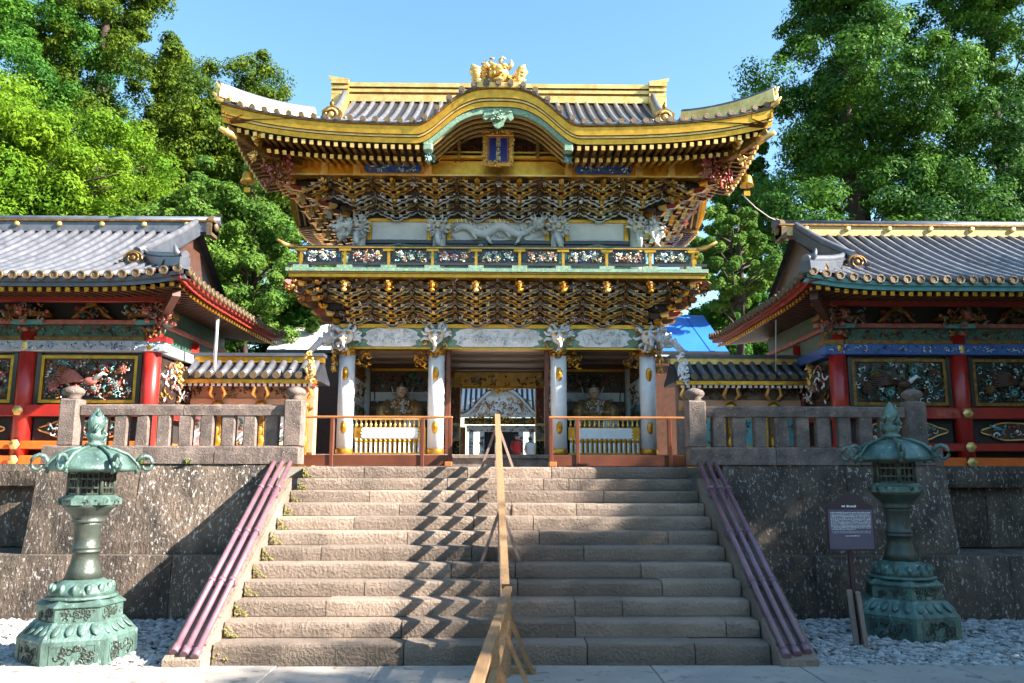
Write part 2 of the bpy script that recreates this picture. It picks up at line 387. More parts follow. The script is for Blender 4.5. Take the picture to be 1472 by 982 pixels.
def wall(s):
    lit = s < 0
    t = thing('retaining_wall', 'speckled stone retaining wall ' + ('in sun behind the left bronze lantern' if lit else 'in deep shade behind the notice board'), 'wall', (s*5.2, 12.4, 0), 'stone terrace walls beside the stairs')
    rd = random.Random(11 if lit else 23)
    def course(xa, xb, cuts, yb, zf, z0, z1, bat):
        xs = [xa]+cuts+[xb]
        for a, b in zip(xs[:-1], xs[1:]):
            lo, hi = sorted((s*a, s*b)); stone_block(lo+.005, hi-.005, yb, zf, z0, z1, rd, bat).build('wall_stone', K['wall'], t)
    course(3.52, 12.5, [4.7, 6.15, 7.6, 9.3, 10.9], 13.3, 12.18, -.12, .86, .05)
    course(3.52, 7.02, [5.45], 13.3, 12.48, .865, 2.19, .24)
    # return face of the projecting bay and the recessed wall under the corridor
    course(7.02, 12.5, [8.3, 9.9, 11.3], 14.55, 13.85, .86, 1.84, .03)
    course(7.02, 12.5, [8.6, 10.4], 14.6, 13.7, 1.845, 2.2, .0)
    MB().box(s*3.53, s*7.0, 12.95, 13.36, .86, 2.15).build('core', K['wall'], t)
    MB().box(s*7.02, s*12.6, 12.3, 13.9, -.1, .84).build('ledge', K['wall'], t)
    MB().box(s*6.6, s*7.0, 12.9, 14.6, .8, 2.15).build('return_face', K['wall'], t)
    # balustrade
    b = thing('stone_balustrade', 'weathered stone balustrade on the ' + ('sunlit left' if lit else 'shaded right') + ' terrace wall', 'balustrade', (s*4.9, 12.9, 2.2), 'stone balustrades beside the stairs')
    lo, hi = sorted((s*3.05, s*7.0))
    x = lo
    while x < hi-.1:
        w = min(1.33, hi-x); stone_bar(x+.004, x+w-.004, 12.72, 13.12, 2.195, 2.47, rd, .016, .03).build('plinth_stone', K['rail_stone'], b); x += w
    lo, hi = sorted((s*3.28, s*6.5))
    stone_bar(lo, (lo+hi)/2-.003, 12.82, 13.0, 2.95, 3.12, rd, .012, .03).build('top_rail', K['rail_stone'], b)
    stone_bar((lo+hi)/2+.003, hi, 12.82, 13.0, 2.95, 3.12, rd, .012, .03).build('top_rail', K['rail_stone'], b)
    n = 9
    for i in range(n):
        x = s*(3.52+i*.335); w = .105+rd.uniform(-.008, .008); m2 = MB()
        m2.cbox(x-w, x+w, 12.84+rd.uniform(-.01, .01), 12.98, 2.46, 2.96, .018, 0, .008, rd); m2.build('baluster', K['rail_stone'], b)
    for x in (3.165, 6.66):
        x *= s; m2 = MB().cbox(x-.145, x+.145, 12.74, 13.03, 2.46, 3.2, .025, 0, .006, rd); p = m2.build('post', K['rail_stone'], b)
        MB().lathe([(.07,0),(.115,.03),(.09,.045),(.15,.09),(.165,.13),(.14,.175),(.08,.205),(.02,.22)], 14, (x, 12.885, 3.19)).build('post_cap', K['rail_stone'], p)
for s in (-1, 1): wall(s)

# weeds rooted in the joint under the left balustrade
def weed(x, y, z, label, n, h, sd):
    rd = random.Random(sd); t = thing('weed', label, 'weed', (x, y, z), 'weeds in the wall joints')
    for i in range(n):
        a = rd.uniform(0, 6.28); r = rd.uniform(.3, 1)*h; q = rd.uniform(.4, 1.)*h; w = .012; c, s_ = math.cos(a), math.sin(a)
        MB().add([(x-s_*w, y+c*w, z), (x+s_*w, y-c*w, z), (x+c*r*.6+s_*w, y+s_*r*.6-c*w, z+q), (x+c*r*.6-s_*w, y+s_*r*.6+c*w, z+q), (x+c*r, y+s_*r, z+q*.8)], [(0, 1, 2, 3), (3, 2, 4)]).build('blade', K['weed'], t)
weed(-5.45, 12.7, 2.18, 'green weed tuft in the joint below the left balustrade, nearer the lantern', 22, .16, 1)
weed(-4.75, 12.7, 2.18, 'small weed tuft below the left balustrade, nearer the stairs', 14, .11, 2)

# gravel beds
def gravel(s):
    rd = np.random.default_rng(5 if s < 0 else 9); N = 6500
    base = MB().box(s*3.53, s*12, 9.17, 12.35, -.13, -.055)
    o = tag(base.build('gravel_bed', K['bed']), kind='structure')
    ico = [(0,0,1),(.894,0,.447),(.276,.851,.447),(-.724,.526,.447),(-.724,-.526,.447),(.276,-.851,.447),(.724,.526,-.447),(-.276,.851,-.447),(-.894,0,-.447),(-.276,-.851,-.447),(.724,-.526,-.447),(0,0,-1)]
    fc = [(0,1,2),(0,2,3),(0,3,4),(0,4,5),(0,5,1),(1,6,2),(2,7,3),(3,8,4),(4,9,5),(5,10,1),(2,6,7),(3,7,8),(4,8,9),(5,9,10),(1,10,6),(11,7,6),(11,8,7),(11,9,8),(11,10,9),(11,6,10)]
    P = np.array(ico); F = np.array(fc)
    px = s*(3.55+rd.random(N)*5.0); py = 9.2+rd.random(N)**1.1*3.0
    r = .018+rd.random(N)**2*.035
    V = P[None]*r[:, None, None]*(.7+.6*rd.random((N, 12, 1)))*np.array([1.25, 1, .62])
    an = rd.random(N)*6.28; c, s_ = np.cos(an)[:, None], np.sin(an)[:, None]
    X = V[..., 0]*c-V[..., 1]*s_+px[:, None]; Y = V[..., 0]*s_+V[..., 1]*c+py[:, None]; Z = V[..., 2]-.05+r[:, None]*.35+.012*rd.random(N)[:, None]
    V = np.stack([X, Y, Z], -1).reshape(-1, 3); Fa = (F[None]+np.arange(N)[:, None, None]*12).reshape(-1, 3)
    me = bpy.data.meshes.new('gravel'); me.from_pydata(V.tolist(), [], Fa.tolist()); me.materials.append(K['pebble']); me.update()
    tag(inst('gravel', me), 'loose pale pebbles in the ' + ('sunlit bed around the left lantern' if s < 0 else 'shaded bed around the right lantern'), 'gravel', kind='stuff')
for s in (-1, 1): gravel(s)

# ---------------------------------------------------------------- bronze lanterns
def curl(mb, c, ax, sc_, mat=0, n=6, r=.02, turns=1.15, flip=1):
    """scroll that leaves c along the horizontal direction ax, dips and rolls up"""
    pts = []; rs = []
    for i in range(13):
        t = i/12; a = math.pi*(1.25-2.1*turns*t*.9)*1.0; rad = sc_*(1-.72*t)
        pts.append((c[0]+ax[0]*(sc_*.9+rad*math.cos(a)), c[1]+ax[1]*(sc_*.9+rad*math.cos(a)), c[2]+flip*(rad*math.sin(a)+sc_*.3))); rs.append(r*(1-.45*t))
    mb.tube(pts, rs, n, mat)
def relief(mb, o, u, w, hgt, n, sd, mat, r=.012):
    """little scrolls over a rectangle with corner-origin o, unit direction u, outward normal w"""
    rd = random.Random(sd)
    for i in range(n):
        cx = rd.uniform(-.5, .5); cz = rd.uniform(.1, .9)*hgt; R0 = rd.uniform(.03, .06)*min(1, hgt/.15); a0 = rd.uniform(0, 6.3); d = rd.choice((-1, 1))
        pts = []
        for k in range(7):
            a = a0+d*k*.8; q = R0*(1-.11*k)
            pts.append(tuple(o[j]+u[j]*(cx*u[3]+q*math.cos(a))+w[j]*.006+(0, 0, 1)[j]*(cz+q*math.sin(a)) for j in range(3)))
        mb.tube(pts, r, 4, mat, True, True)
def lantern(X, Y, label, ph):
    z0 = -.06; t = thing('bronze_lantern', label, 'lantern', (X, Y, z0), 'tall bronze lanterns beside the stairs')
    B, D = K['bronze'], K['bronze_d']; c = (X, Y, z0)
    b = MB().lathe([(.70,-.05),(.70,.30),(.67,.335),(.61,.39),(.53,.47)], 6, c, 0, ph, False).build('base', B, t)
    for k in range(6):
        a = ph+math.pi/3*(k+.5); w = (math.cos(a), math.sin(a), 0); u = (-math.sin(a), math.cos(a), 0, .42)
        d = .70*math.cos(math.pi/6); o = (X+w[0]*d, Y+w[1]*d, z0+.05); mb = MB()
        q = lambda uu, zz, dd=.004: tuple(o[j]+u[j]*uu+w[j]*dd+(0, 0, zz)[j] for j in range(3))
        for (a0, a1, b0, b1) in ((-.26, .26, .0, .02), (-.26, .26, .2, .22), (-.26, -.24, .02, .2), (.24, .26, .02, .2)):
            mb.add([q(a0, b0, .008), q(a1, b0, .008), q(a1, b1, .008), q(a0, b1, .008), q(a0, b0, -.01), q(a1, b0, -.01), q(a1, b1, -.01), q(a0, b1, -.01)], [(0,1,2,3),(4,7,6,5),(0,4,5,1),(1,5,6,2),(2,6,7,3),(3,7,4,0)])
        relief(mb, o, u, w, .2, 22, k, 1, .008); mb.build('base_panel', [B, D], b)
    for k in range(24):      # lotus petals on the slope
        a = ph+math.pi*2*(k+.5)/24; rr = .605*(math.cos(math.pi/6)/math.cos((a-ph) % (math.pi/3)-math.pi/6))
        MB().ball((0, 0, 0), (.10, .05, .016), 7, 5).xf(lambda p, a=a: Matrix.Rotation(a, 3, 'Z') @ (Matrix.Rotation(.62, 3, 'Y') @ p)).build('petal', B, b, (X+rr*math.cos(a)*.99, Y+rr*math.sin(a)*.99, z0+.405))
    m = MB().lathe([(.53,.46),(.53,.475),(.50,.48),(.50,.62),(.53,.63),(.53,.645),(.44,.70)], 6, c, 0, ph, False).build('middle_tier', B, t)
    for k in range(6):
        a = ph+math.pi/3*(k+.5); w = (math.cos(a), math.sin(a), 0); u = (-math.sin(a), math.cos(a), 0, .36); d = .50*math.cos(math.pi/6); mb = MB()
        relief(mb, (X+w[0]*d, Y+w[1]*d, z0+.49), u, w, .12, 20, k+40, 0, .006); mb.build('tier_panel', [D], m)
    MB().lathe([(.42,.695),(.44,.70),(.44,.72),(.40,.735)], 24, c).build('ring', B, t)
    dm = MB().lathe([(.40,.735),(.38,.79),(.33,.85),(.26,.89),(.22,.91)], 24, c).build('lotus_dome', B, t)
    for k in range(14):
        a = math.pi*2*k/14; mb = MB(); mb.ball((0, 0, 0), (.035, .065, .07), 6, 5)
        mb.build('petal', B, dm, (X+.355*math.cos(a), Y+.355*math.sin(a), z0+.80))
    sh = MB().lathe([(.235,.905),(.20,.99),(.165,1.10),(.155,1.19),(.175,1.195),(.18,1.21),(.165,1.22),(.165,1.235),(.18,1.245),(.175,1.26),(.158,1.27),(.155,1.36),(.165,1.50),(.18,1.53)], 24, c).build('shaft', D, t)
    MB().lathe([(.17,1.52),(.20,1.54),(.20,1.56),(.18,1.57),(.22,1.62),(.31,1.70),(.335,1.735)], 24, c).build('bowl', D, t)
    pf = MB().lathe([(.33,1.73),(.385,1.735),(.385,1.80),(.34,1.82),(.31,1.845)], 6, c, 0, ph, False).build('platform', B, t)
    for k in range(6):
        a = ph+math.pi/3*(k+.5); w = (math.cos(a), math.sin(a), 0); u = (-math.sin(a), math.cos(a), 0, .3); d = .385*math.cos(math.pi/6); mb = MB()
        relief(mb, (X+w[0]*d, Y+w[1]*d, z0+1.74), u, w, .055, 6, k+80, 0, .006); mb.build('platform_panel', [D], pf)
    fb = MB().lathe([(.24,1.84),(.24,2.11)], 6, c, 0, ph, False).build('fire_box', K['dark'], t)
    for k in range(6):
        a = ph+math.pi/3*k; a2 = ph+math.pi/3*(k+.5)
        MB().tube([(X+.27*math.cos(a), Y+.27*math.sin(a), z0+1.84), (X+.27*math.cos(a), Y+.27*math.sin(a), z0+2.12)], .025, 6).build('corner_post', D, fb)
        w = (math.cos(a2), math.sin(a2)); u = (-w[1], w[0]); d = .27*math.cos(math.pi/6); mb = MB()
        for uu in (-.1, -.03, .03, .1):
            mb.bar((X+w[0]*d+u[0]*uu, Y+w[1]*d+u[1]*uu, z0+1.85), (X+w[0]*d+u[0]*uu, Y+w[1]*d+u[1]*uu, z0+2.11), .014, .014)
        for zz in (1.86, 1.93, 2.03, 2.10):
            mb.bar((X+w[0]*d-u[0]*.125, Y+w[1]*d-u[1]*.125, z0+zz), (X+w[0]*d+u[0]*.125, Y+w[1]*d+u[1]*.125, z0+zz), .02, .02)
        pts = [(X+w[0]*d+u[0]*.06*math.cos(q), Y+w[1]*d+u[1]*.06*math.cos(q), z0+1.98+.06*math.sin(q)) for q in [i*math.pi/4 for i in range(9)]]
        mb.tube(pts, .014, 4); mb.build('lattice', D, fb)
    rf = MB().lathe([(.30,2.105),(.55,2.125),(.56,2.15),(.52,2.20),(.41,2.30),(.25,2.365),(.13,2.39),(.11,2.41)], 6, c, 0, ph, True).build('roof', B, t)
    for k in range(6):
        a = ph+math.pi/3*k; w = (math.cos(a), math.sin(a)); mb = MB()
        mb.tube([(X+w[0]*r, Y+w[1]*r, z0+z) for r, z in ((.12,2.40),(.26,2.375),(.42,2.315),(.53,2.215),(.57,2.15))], .022, 6)
        curl(mb, (X+w[0]*.52, Y+w[1]*.52, z0+2.155), w, .14, 0, 6, .03); mb.build('roof_scroll', B, rf)
    fn = MB().lathe([(.10,2.40),(.125,2.42),(.125,2.44),(.08,2.46),(.10,2.49),(.12,2.53),(.10,2.57),(.08,2.59),(.11,2.63),(.115,2.70),(.085,2.77),(.03,2.84),(.005,2.87)], 14, c).build('finial', B, t)
    rd = random.Random(4)
    for k in range(18):
        a = rd.uniform(0, 6.28); zz = 2.48+.018*k; rr = .115 if zz < 2.72 else .07; mb = MB()
        mb.tube([(X+(rr-.02)*math.cos(a), Y+(rr-.02)*math.sin(a), z0+zz-.05), (X+(rr+.02)*math.cos(a+.25), Y+(rr+.02)*math.sin(a+.25), z0+zz), (X+(rr-.0)*math.cos(a+.45), Y+(rr-.0)*math.sin(a+.45), z0+zz+.05)], [.012, .022, .006], 5)
        mb.build('flame', B, fn)
    return t
lantern(-4.72, 9.75, 'pale green bronze lantern in full sun on white pebbles, left of the stairs', R(82)).scale = (.88, .88, 1)
lantern(5.45, 11.15, 'dark teal bronze lantern in shade behind the notice board', R(75)).scale = (.97, .97, 1.08)

# ---------------------------------------------------------------- centre timber railing
def railing():
    t = thing('timber_railing', 'raw timber handrail with splayed braces dividing the stairs down the middle', 'handrail', (.1, 9.2, 0))
    W, O = K['wood'], K['wood_old']
    xr = lambda y: .14 - (y-9.0)*.026
    zr = lambda y: .82+(y-9.0)*.492
    for i, dz in enumerate((0, -.30, -.58)):
        MB().bar((xr(9.05), 9.05, zr(9.05)+dz), (xr(13.45), 13.45, zr(13.45)+dz), .085 if i == 0 else .06, .05 if i == 0 else .07).build('rail', O if i else W, t)
    def foot(y): return RI*max(0, math.floor((y-Y0)/TR)+1) if y > Y0 else 0
    for y in (9.1, 11.05, 13.35):
        x = xr(y); z = foot(y)
        MB().bar((x, y, z), (x, y, zr(y)-.02), .08, .08).build('post', W if y < 10 else O, t)
        for s in (-1, 1):
            MB().bar((x+s*.03, y+.01, min(zr(y)-.12, z+.62)), (x+s*.25, y+.02, z+.0), .05, .04).build('brace', W if y < 10 else O, t)
    # level section on the paving, slightly skewed
    p = lambda u: (lerp(.17, -.09, u), lerp(9.0, 4.2, u))
    for i, dz in enumerate((.83, .52)):
        a, b = p(0), p(1)
        MB().bar((*a, dz), (*b, dz), .075 if i == 0 else .05, .04 if i == 0 else .06).build('rail', W, t)
    for u in (.05, .22, .5, .95):
        x, y = p(u); MB().bar((x, y, 0), (x, y, .81), .075, .075).build('post', W, t)
        for s in (-1, 1):
            MB().bar((x+s*.02, y+.03, .55), (x+s*.27, y+.05, .0), .05, .04).build('brace', W, t)
        MB().box(x-.3, x+.3, y-.035+.08, y+.035+.08, .0, .055).build('ground_sill', W, t)
railing()
# brown barriers across the top of the stairs
def barrier(xa, xb, posts, label):
    t = thing('timber_barrier', label, 'barrier', ((xa+xb)/2, 13.6, ZT), 'timber barriers at the head of the stairs')
    F = K['fence']; y = 13.62
    MB().cbox(min(xa, xb), max(xa, xb), y-.025, y+.025, 2.965, 3.005, .01).build('top_rail', K['fence_o'], t)
    MB().cbox(min(xa, xb), max(xa, xb), y-.025, y+.025, ZT+.02, ZT+.2, .008).build('bottom_board', F, t)
    for x in posts: MB().cbox(x-.032, x+.032, y-.05, y+.05, ZT, 2.963, .008).build('post', F, t)
    x = xb-(.06 if xb > xa else -.06)
    MB().cbox(x-.06, x+.06, y-.16, y+.16, ZT+.006, ZT+.09, .008).build('end_foot', K['fence_o'], t)
barrier(-3.3, -.72, (-2.72, -1.22, -.76), 'brown timber barrier with orange top rail before the left guardian bay')
barrier(3.3, .88, (2.9, 1.36, .92), 'brown timber barrier with orange top rail before the right guardian bay')

# ---------------------------------------------------------------- notice board
def notice():
    X, Y = 4.44, 10.35; t = thing('notice_board', 'purple brown notice board with gabled top on a timber post in the shade', 'notice board', (X, Y, -.05))
    s = K['sign']
    MB().bar((X+.03, Y, -.08), (X-.02, Y+.02, 1.8), .05, .05).build('pole', s, t)
    MB().bar((X+.09, Y-.06, -.08), (X+.03, Y-.05, .62), .12, .05).build('timber_stake', K['wood_old'], t)
    MB().bar((X+.0, Y-.02, -.08), (X-.05, Y-.01, .64), .04, .06).build('timber_stake', K['wood_old'], t)
    w = .29; z0, z1 = 1.11, 1.63
    b = MB().prism([(X-w, z0), (X+w, z0), (X+w, z1), (X+w+.02, z1+.01), (X, z1+.2), (X-w-.02, z1+.01), (X-w, z1)], 'y', Y-.06, Y-.025).build('board', s, t)
    MB().box(X-w+.015, X+w-.015, Y-.068, Y-.061, z0+.02, z1-.02).build('text_panel', K['sign_p'], b)
    rd = random.Random(2); tx = MB()
    def ln(x0, x1, z, h):
        x = x0
        while x < x1:
            q = rd.uniform(.006, .02); tx.box(x, min(x+q, x1), Y-.0725, Y-.0685, z, z+h*rd.uniform(.5, 1)); x += q+rd.uniform(.003, .009)
    tx.box(X-.10, X-.06, Y-.0725, Y-.0605, z1+.01, z1+.03); ln(X-.04, X+.08, z1+.008, .028)
    for i in range(13): ln(X-w+.04, X+w-.04-(.2 if i == 12 else 0), z1-.06-i*.017, .011)
    for i in range(2): ln(X-w+.05, X+w-.05, z1-.285-i*.02, .006)
    ln(X-.08, X+.1, z1-.345, .013)
    tx.build('print', K['ink'], b, kind='stuff')
notice()
# ---------------------------------------------------------------- carving generators
def scrolls(mb, x0, x1, z0, z1, y, n, sd, mats, r=.018, big=.09, petals=.35, depth=.05):
    """openwork of scrolls, petals and beads over a rectangle facing -y"""
    rd = random.Random(sd)
    for i in range(n):
        cx = rd.uniform(x0, x1); cz = rd.uniform(z0, z1); m = rd.choice(mats); yy = y-rd.random()*depth; q = rd.random()
        if q < petals:
            a = rd.uniform(0, 6.3); L = rd.uniform(.4, .9)*big; w = L*.42; ca, sa = math.cos(a), math.sin(a); s0 = len(mb.v)
            mb.ball((0, 0, 0), (L, .025, w), 6, 4, m)
            mb.xf(lambda p: (cx+p.x*ca-p.z*sa, yy+p.y, cz+p.x*sa+p.z*ca), s0)
        elif q < petals+.12: mb.ball((cx, yy-.01, cz), rd.uniform(.25, .5)*big, 6, 4, m)
        else:
            R0 = rd.uniform(.5, 1.1)*big; a0 = rd.uniform(0, 6.3); d = rd.choice((-1, 1)); pts = []
            for k in range(7):
                a = a0+d*k*.75; u = R0*(1-.11*k)
                pts.append((cx+u*math.cos(a), yy-.012*k, cz+u*math.sin(a)))
            mb.tube(pts, [r*(1.1-.09*k) for k in range(7)], 4, m, True, True)
    return mb
def rosette(mb, cx, y, cz, r, mats, n=8, ph=0.):
    """carved flower: two rings of petals round a bead"""
    for k, (rr, m, yy) in enumerate(((1., mats[0], 0), (.58, mats[1], -.02))):
        for i in range(n):
            a = ph+k*.4+2*math.pi*i/n; s0 = len(mb.v); mb.ball((0, 0, 0), (r*.36*rr, .014, r*.24*rr), 6, 4, m); ca, sa = math.cos(a), math.sin(a)
            mb.xf(lambda p: (cx+r*.62*rr*ca+p.x*ca-p.z*sa, y+yy+p.y, cz+r*.62*rr*sa+p.x*sa+p.z*ca), s0)
    mb.ball((cx, y-.035, cz), r*.2, 6, 4, mats[2])
def beast(mb, c, s, sd, mats=(0, 1), horns=True, mane=10):
    """carved beast head looking towards -y: skull, brow, snout, jaw, ears, horns, curled mane"""
    rd = random.Random(sd); a, b = mats; x, y, z = c; o = len(mb.v)
    mb.ball((0, 0, 0), (.5, .5, .5), 10, 7, a)
    mb.ball((0, -.42, -.12), (.32, .38, .22), 8, 6, a); mb.ball((0, -.36, -.42), (.26, .3, .1), 8, 4, a); mb.ball((0, -.45, -.29), (.22, .26, .05), 8, 4, b)
    mb.ball((0, -.76, -.02), (.2, .12, .12), 7, 5, a)
    for q in (-1, 1):
        mb.ball((q*.24, -.46, .14), (.13, .1, .12), 7, 5, b); mb.ball((q*.24, -.55, .14), (.05, .04, .06), 6, 4, len(mats)-1 if len(mats) > 2 else b); mb.tube([(q*.12, -.5, .26), (q*.3, -.48, .3), (q*.42, -.36, .2)], .07, 5, a)
        mb.tube([(q*.42, -.05, .3), (q*.62, -.1, .5), (q*.6, -.12, .72)], [.14, .12, .02], 5, a)
        mb.tube([(q*.14, -.7, -.2), (q*.2, -.85, -.3), (q*.2, -.85, -.5)], [.05, .05, .01], 5, b)
        if horns: mb.tube([(q*.22, -.1, .42), (q*.34, .0, .75), (q*.3, -.15, 1.1)], [.08, .06, .012], 5, a)
    for k in range(mane):
        t = rd.uniform(.05, math.pi-.05)*rd.choice((1, -1)); r = .5
        p0 = Vector((r*math.sin(t), .15, r*math.cos(t))); d = Vector((math.sin(t), -.1, math.cos(t)))
        sd_ = Vector((math.cos(t), 0, -math.sin(t)))*rd.choice((-1, 1))
        mb.tube([p0, p0+d*.3+sd_*.12, p0+d*.5+sd_*.02, p0+d*.42-sd_*.16], [.12, .11, .07, .02], 5, a)
    mb.xf(lambda p: (x+p.x*s, y+p.y*s, z+p.z*s), o); return mb
def dragon(mb, x0, x1, z, y, amp, r, waves, sd, mats=(0, 0)):
    """long wave-bodied dragon relief running along x, with spines, legs and head"""
    rd = random.Random(sd); N = 40; P = []
    for i in range(N+1):
        u = i/N; P.append((lerp(x0, x1, u), y+.05*math.sin(u*waves*6.28+1), z+amp*math.sin(u*waves*6.28)))
    mb.tube(P, [r*(.35+.65*math.sin(math.pi*min(1, .12+.8*(i/N)))) for i in range(N+1)], 7, mats[0])
    for i in range(2, N, 2):
        p = P[i]; mb.tube([(p[0], p[1]-r*.4, p[2]+r*.6), (p[0]-.03, p[1]-r*.5, p[2]+r*1.7)], [r*.35, .004], 4, mats[1])
    for i in (8, 15, 24, 32):
        p = P[i]; q = rd.choice((-1, 1)); mb.tube([p, (p[0]+.1*q, p[1]-.06, p[2]-r*1.8), (p[0]+.16*q, p[1]-.1, p[2]-r*2.4)], [r*.5, r*.35, .006], 5, mats[0])
    beast(mb, (P[-1][0], P[-1][1]-r, P[-1][2]+r*.4), r*2.6, sd, (mats[0], mats[1]), True, 8)

# ---------------------------------------------------------------- the gate
GY, GB, GC, ZF = 18.9, 23.3, 21.1, 2.5
GX = (-3.52, -1.43, 1.43, 3.52)
G = thing('temple_gate', 'two storey gold and white temple gate with curved roof at the head of the stairs', 'gate', (0, GC, ZT))
gold, goldb, goldd, white, whitec, black, brown = (K[k] for k in ('gold', 'gold_b', 'gold_d', 'white', 'white_c', 'black', 'brown'))
# podium
pod = MB().box(-4.3, 4.3, 18.35, 23.9, ZT, ZF-.09).build('podium', K['rail_stone'], G)
x = -4.3
for w in (1.5, 1.3, 1.5, 1.4, 1.5, 1.4): 
    MB().cbox(x+.004, x+w-.004, 18.28, 18.9, ZF-.088, ZF, .012).build('podium_slab', K['rail_stone'], pod); x += w
MB().box(-4.3, 4.3, 18.91, 23.95, ZF-.088, ZF-.004).build('floor', K['rail_stone'], pod)
# columns
def column(x, y, full):
    c = MB().lathe([(.19, 0), (.19, 2.46)], 16, (x, y, ZF)).build('column', white, G)
    for z, h in ((0, .14), (2.3, .16)):
        MB().lathe([(.196, 0), (.205, .02), (.205, h-.02), (.196, h)], 16, (x, y, ZF+z)).build('collar', gold, c)
    if not full: return
    for z, hh in ((.62, .15), (1.86, .17)):
        m = MB(); m.ball((x, y-.185, ZF+z), (.075, .035, hh), 8, 6); m.ball((x, y-.21, ZF+z+.03), (.035, .03, .05), 6, 5); m.build('gold_fitting', gold, c)
    # carved gold collar and white beast with trunk on top
    m = MB(); scrolls(m, x-.16, x+.16, 4.78, 4.98, y-.2, 14, int(x*100), [0, 1], .02, .07); m.build('carved_collar', [gold, goldd], c)
    b = MB(); beast(b, (x, y-.3, 5.22), .36, int(x*31), (0, 1), False, 12); b.tube([(x, y-.55, 5.15), (x, y-.62, 5.0), (x, y-.55, 4.9), (x, y-.5, 4.95)], [.06, .05, .04, .02], 6, 0)
    b.build('carved_beast', [whitec, K['gold']], c)
for x in GX:
    column(x, GY, True); column(x, GB, False)
for x in GX: column(x, GC+.1, False)
# white beasts turned sideways at the outer corners
for s in (-1, 1):
    b = MB(); beast(b, (0, 0, 0), .40, 5+s, (0, 0), True, 18); b.tube([(0, -.25, -.05), (0, -.5, -.3), (0, -.42, -.45)], [.1, .07, .02], 6)
    b.xf(rot_z(s*math.pi/2)); b.build('carved_beast', [whitec], G, (s*3.88, GY, 5.22))
    m = MB(); scrolls(m, -.18, .18, -.3, .25, 0, 26, 9, [0, 1], .03, .1); m.xf(rot_z(s*math.pi/2)); m.build('carved_nose', [gold, goldb], G, (s*3.78, GY, 4.75))
# head beam with white cloud carvings
hb = MB().box(-3.7, 3.7, GY-.13, GY+.2, 4.97, 5.47).build('head_beam', K['mint'], G)
MB().box(-3.74, 3.74, GY-.17, GY+.22, 5.44, 5.53).build('cap_rail', gold, hb)
MB().box(-3.72, 3.72, GY-.15, GY+.205, 4.945, 4.985).build('lower_edge', gold, hb)
for i in range(3):
    a, b = GX[i]+.36, GX[i+1]-.36; w = b-a; m = MB()
    pts = [(a, 5.2), (a+.1, 5.27), (a+.08, 5.34), (a+.2, 5.40), (a+.34, 5.43), (b-.34, 5.43), (b-.2, 5.40), (b-.08, 5.34), (b-.1, 5.27), (b, 5.2), (b-.14, 5.14), (b-.1, 5.06), (b-.26, 5.0), (a+.26, 5.0), (a+.1, 5.06), (a+.14, 5.14)]
    m.prism(pts, 'y', GY-.165, GY-.12); scrolls(m, a+.16, b-.16, 5.05, 5.38, GY-.165, int(34*w), 50+i, [0], .018, .07, .5, .03); m.build('cloud_carving', [whitec], hb)
    for q in (GX[i]+.26, GX[i+1]-.26):
        m = MB(); scrolls(m, q-.08, q+.08, 5.02, 5.4, GY-.14, 12, int(q*77), [0, 1], .018, .07); m.build('beam_scroll', [goldb, K['mint']], hb)
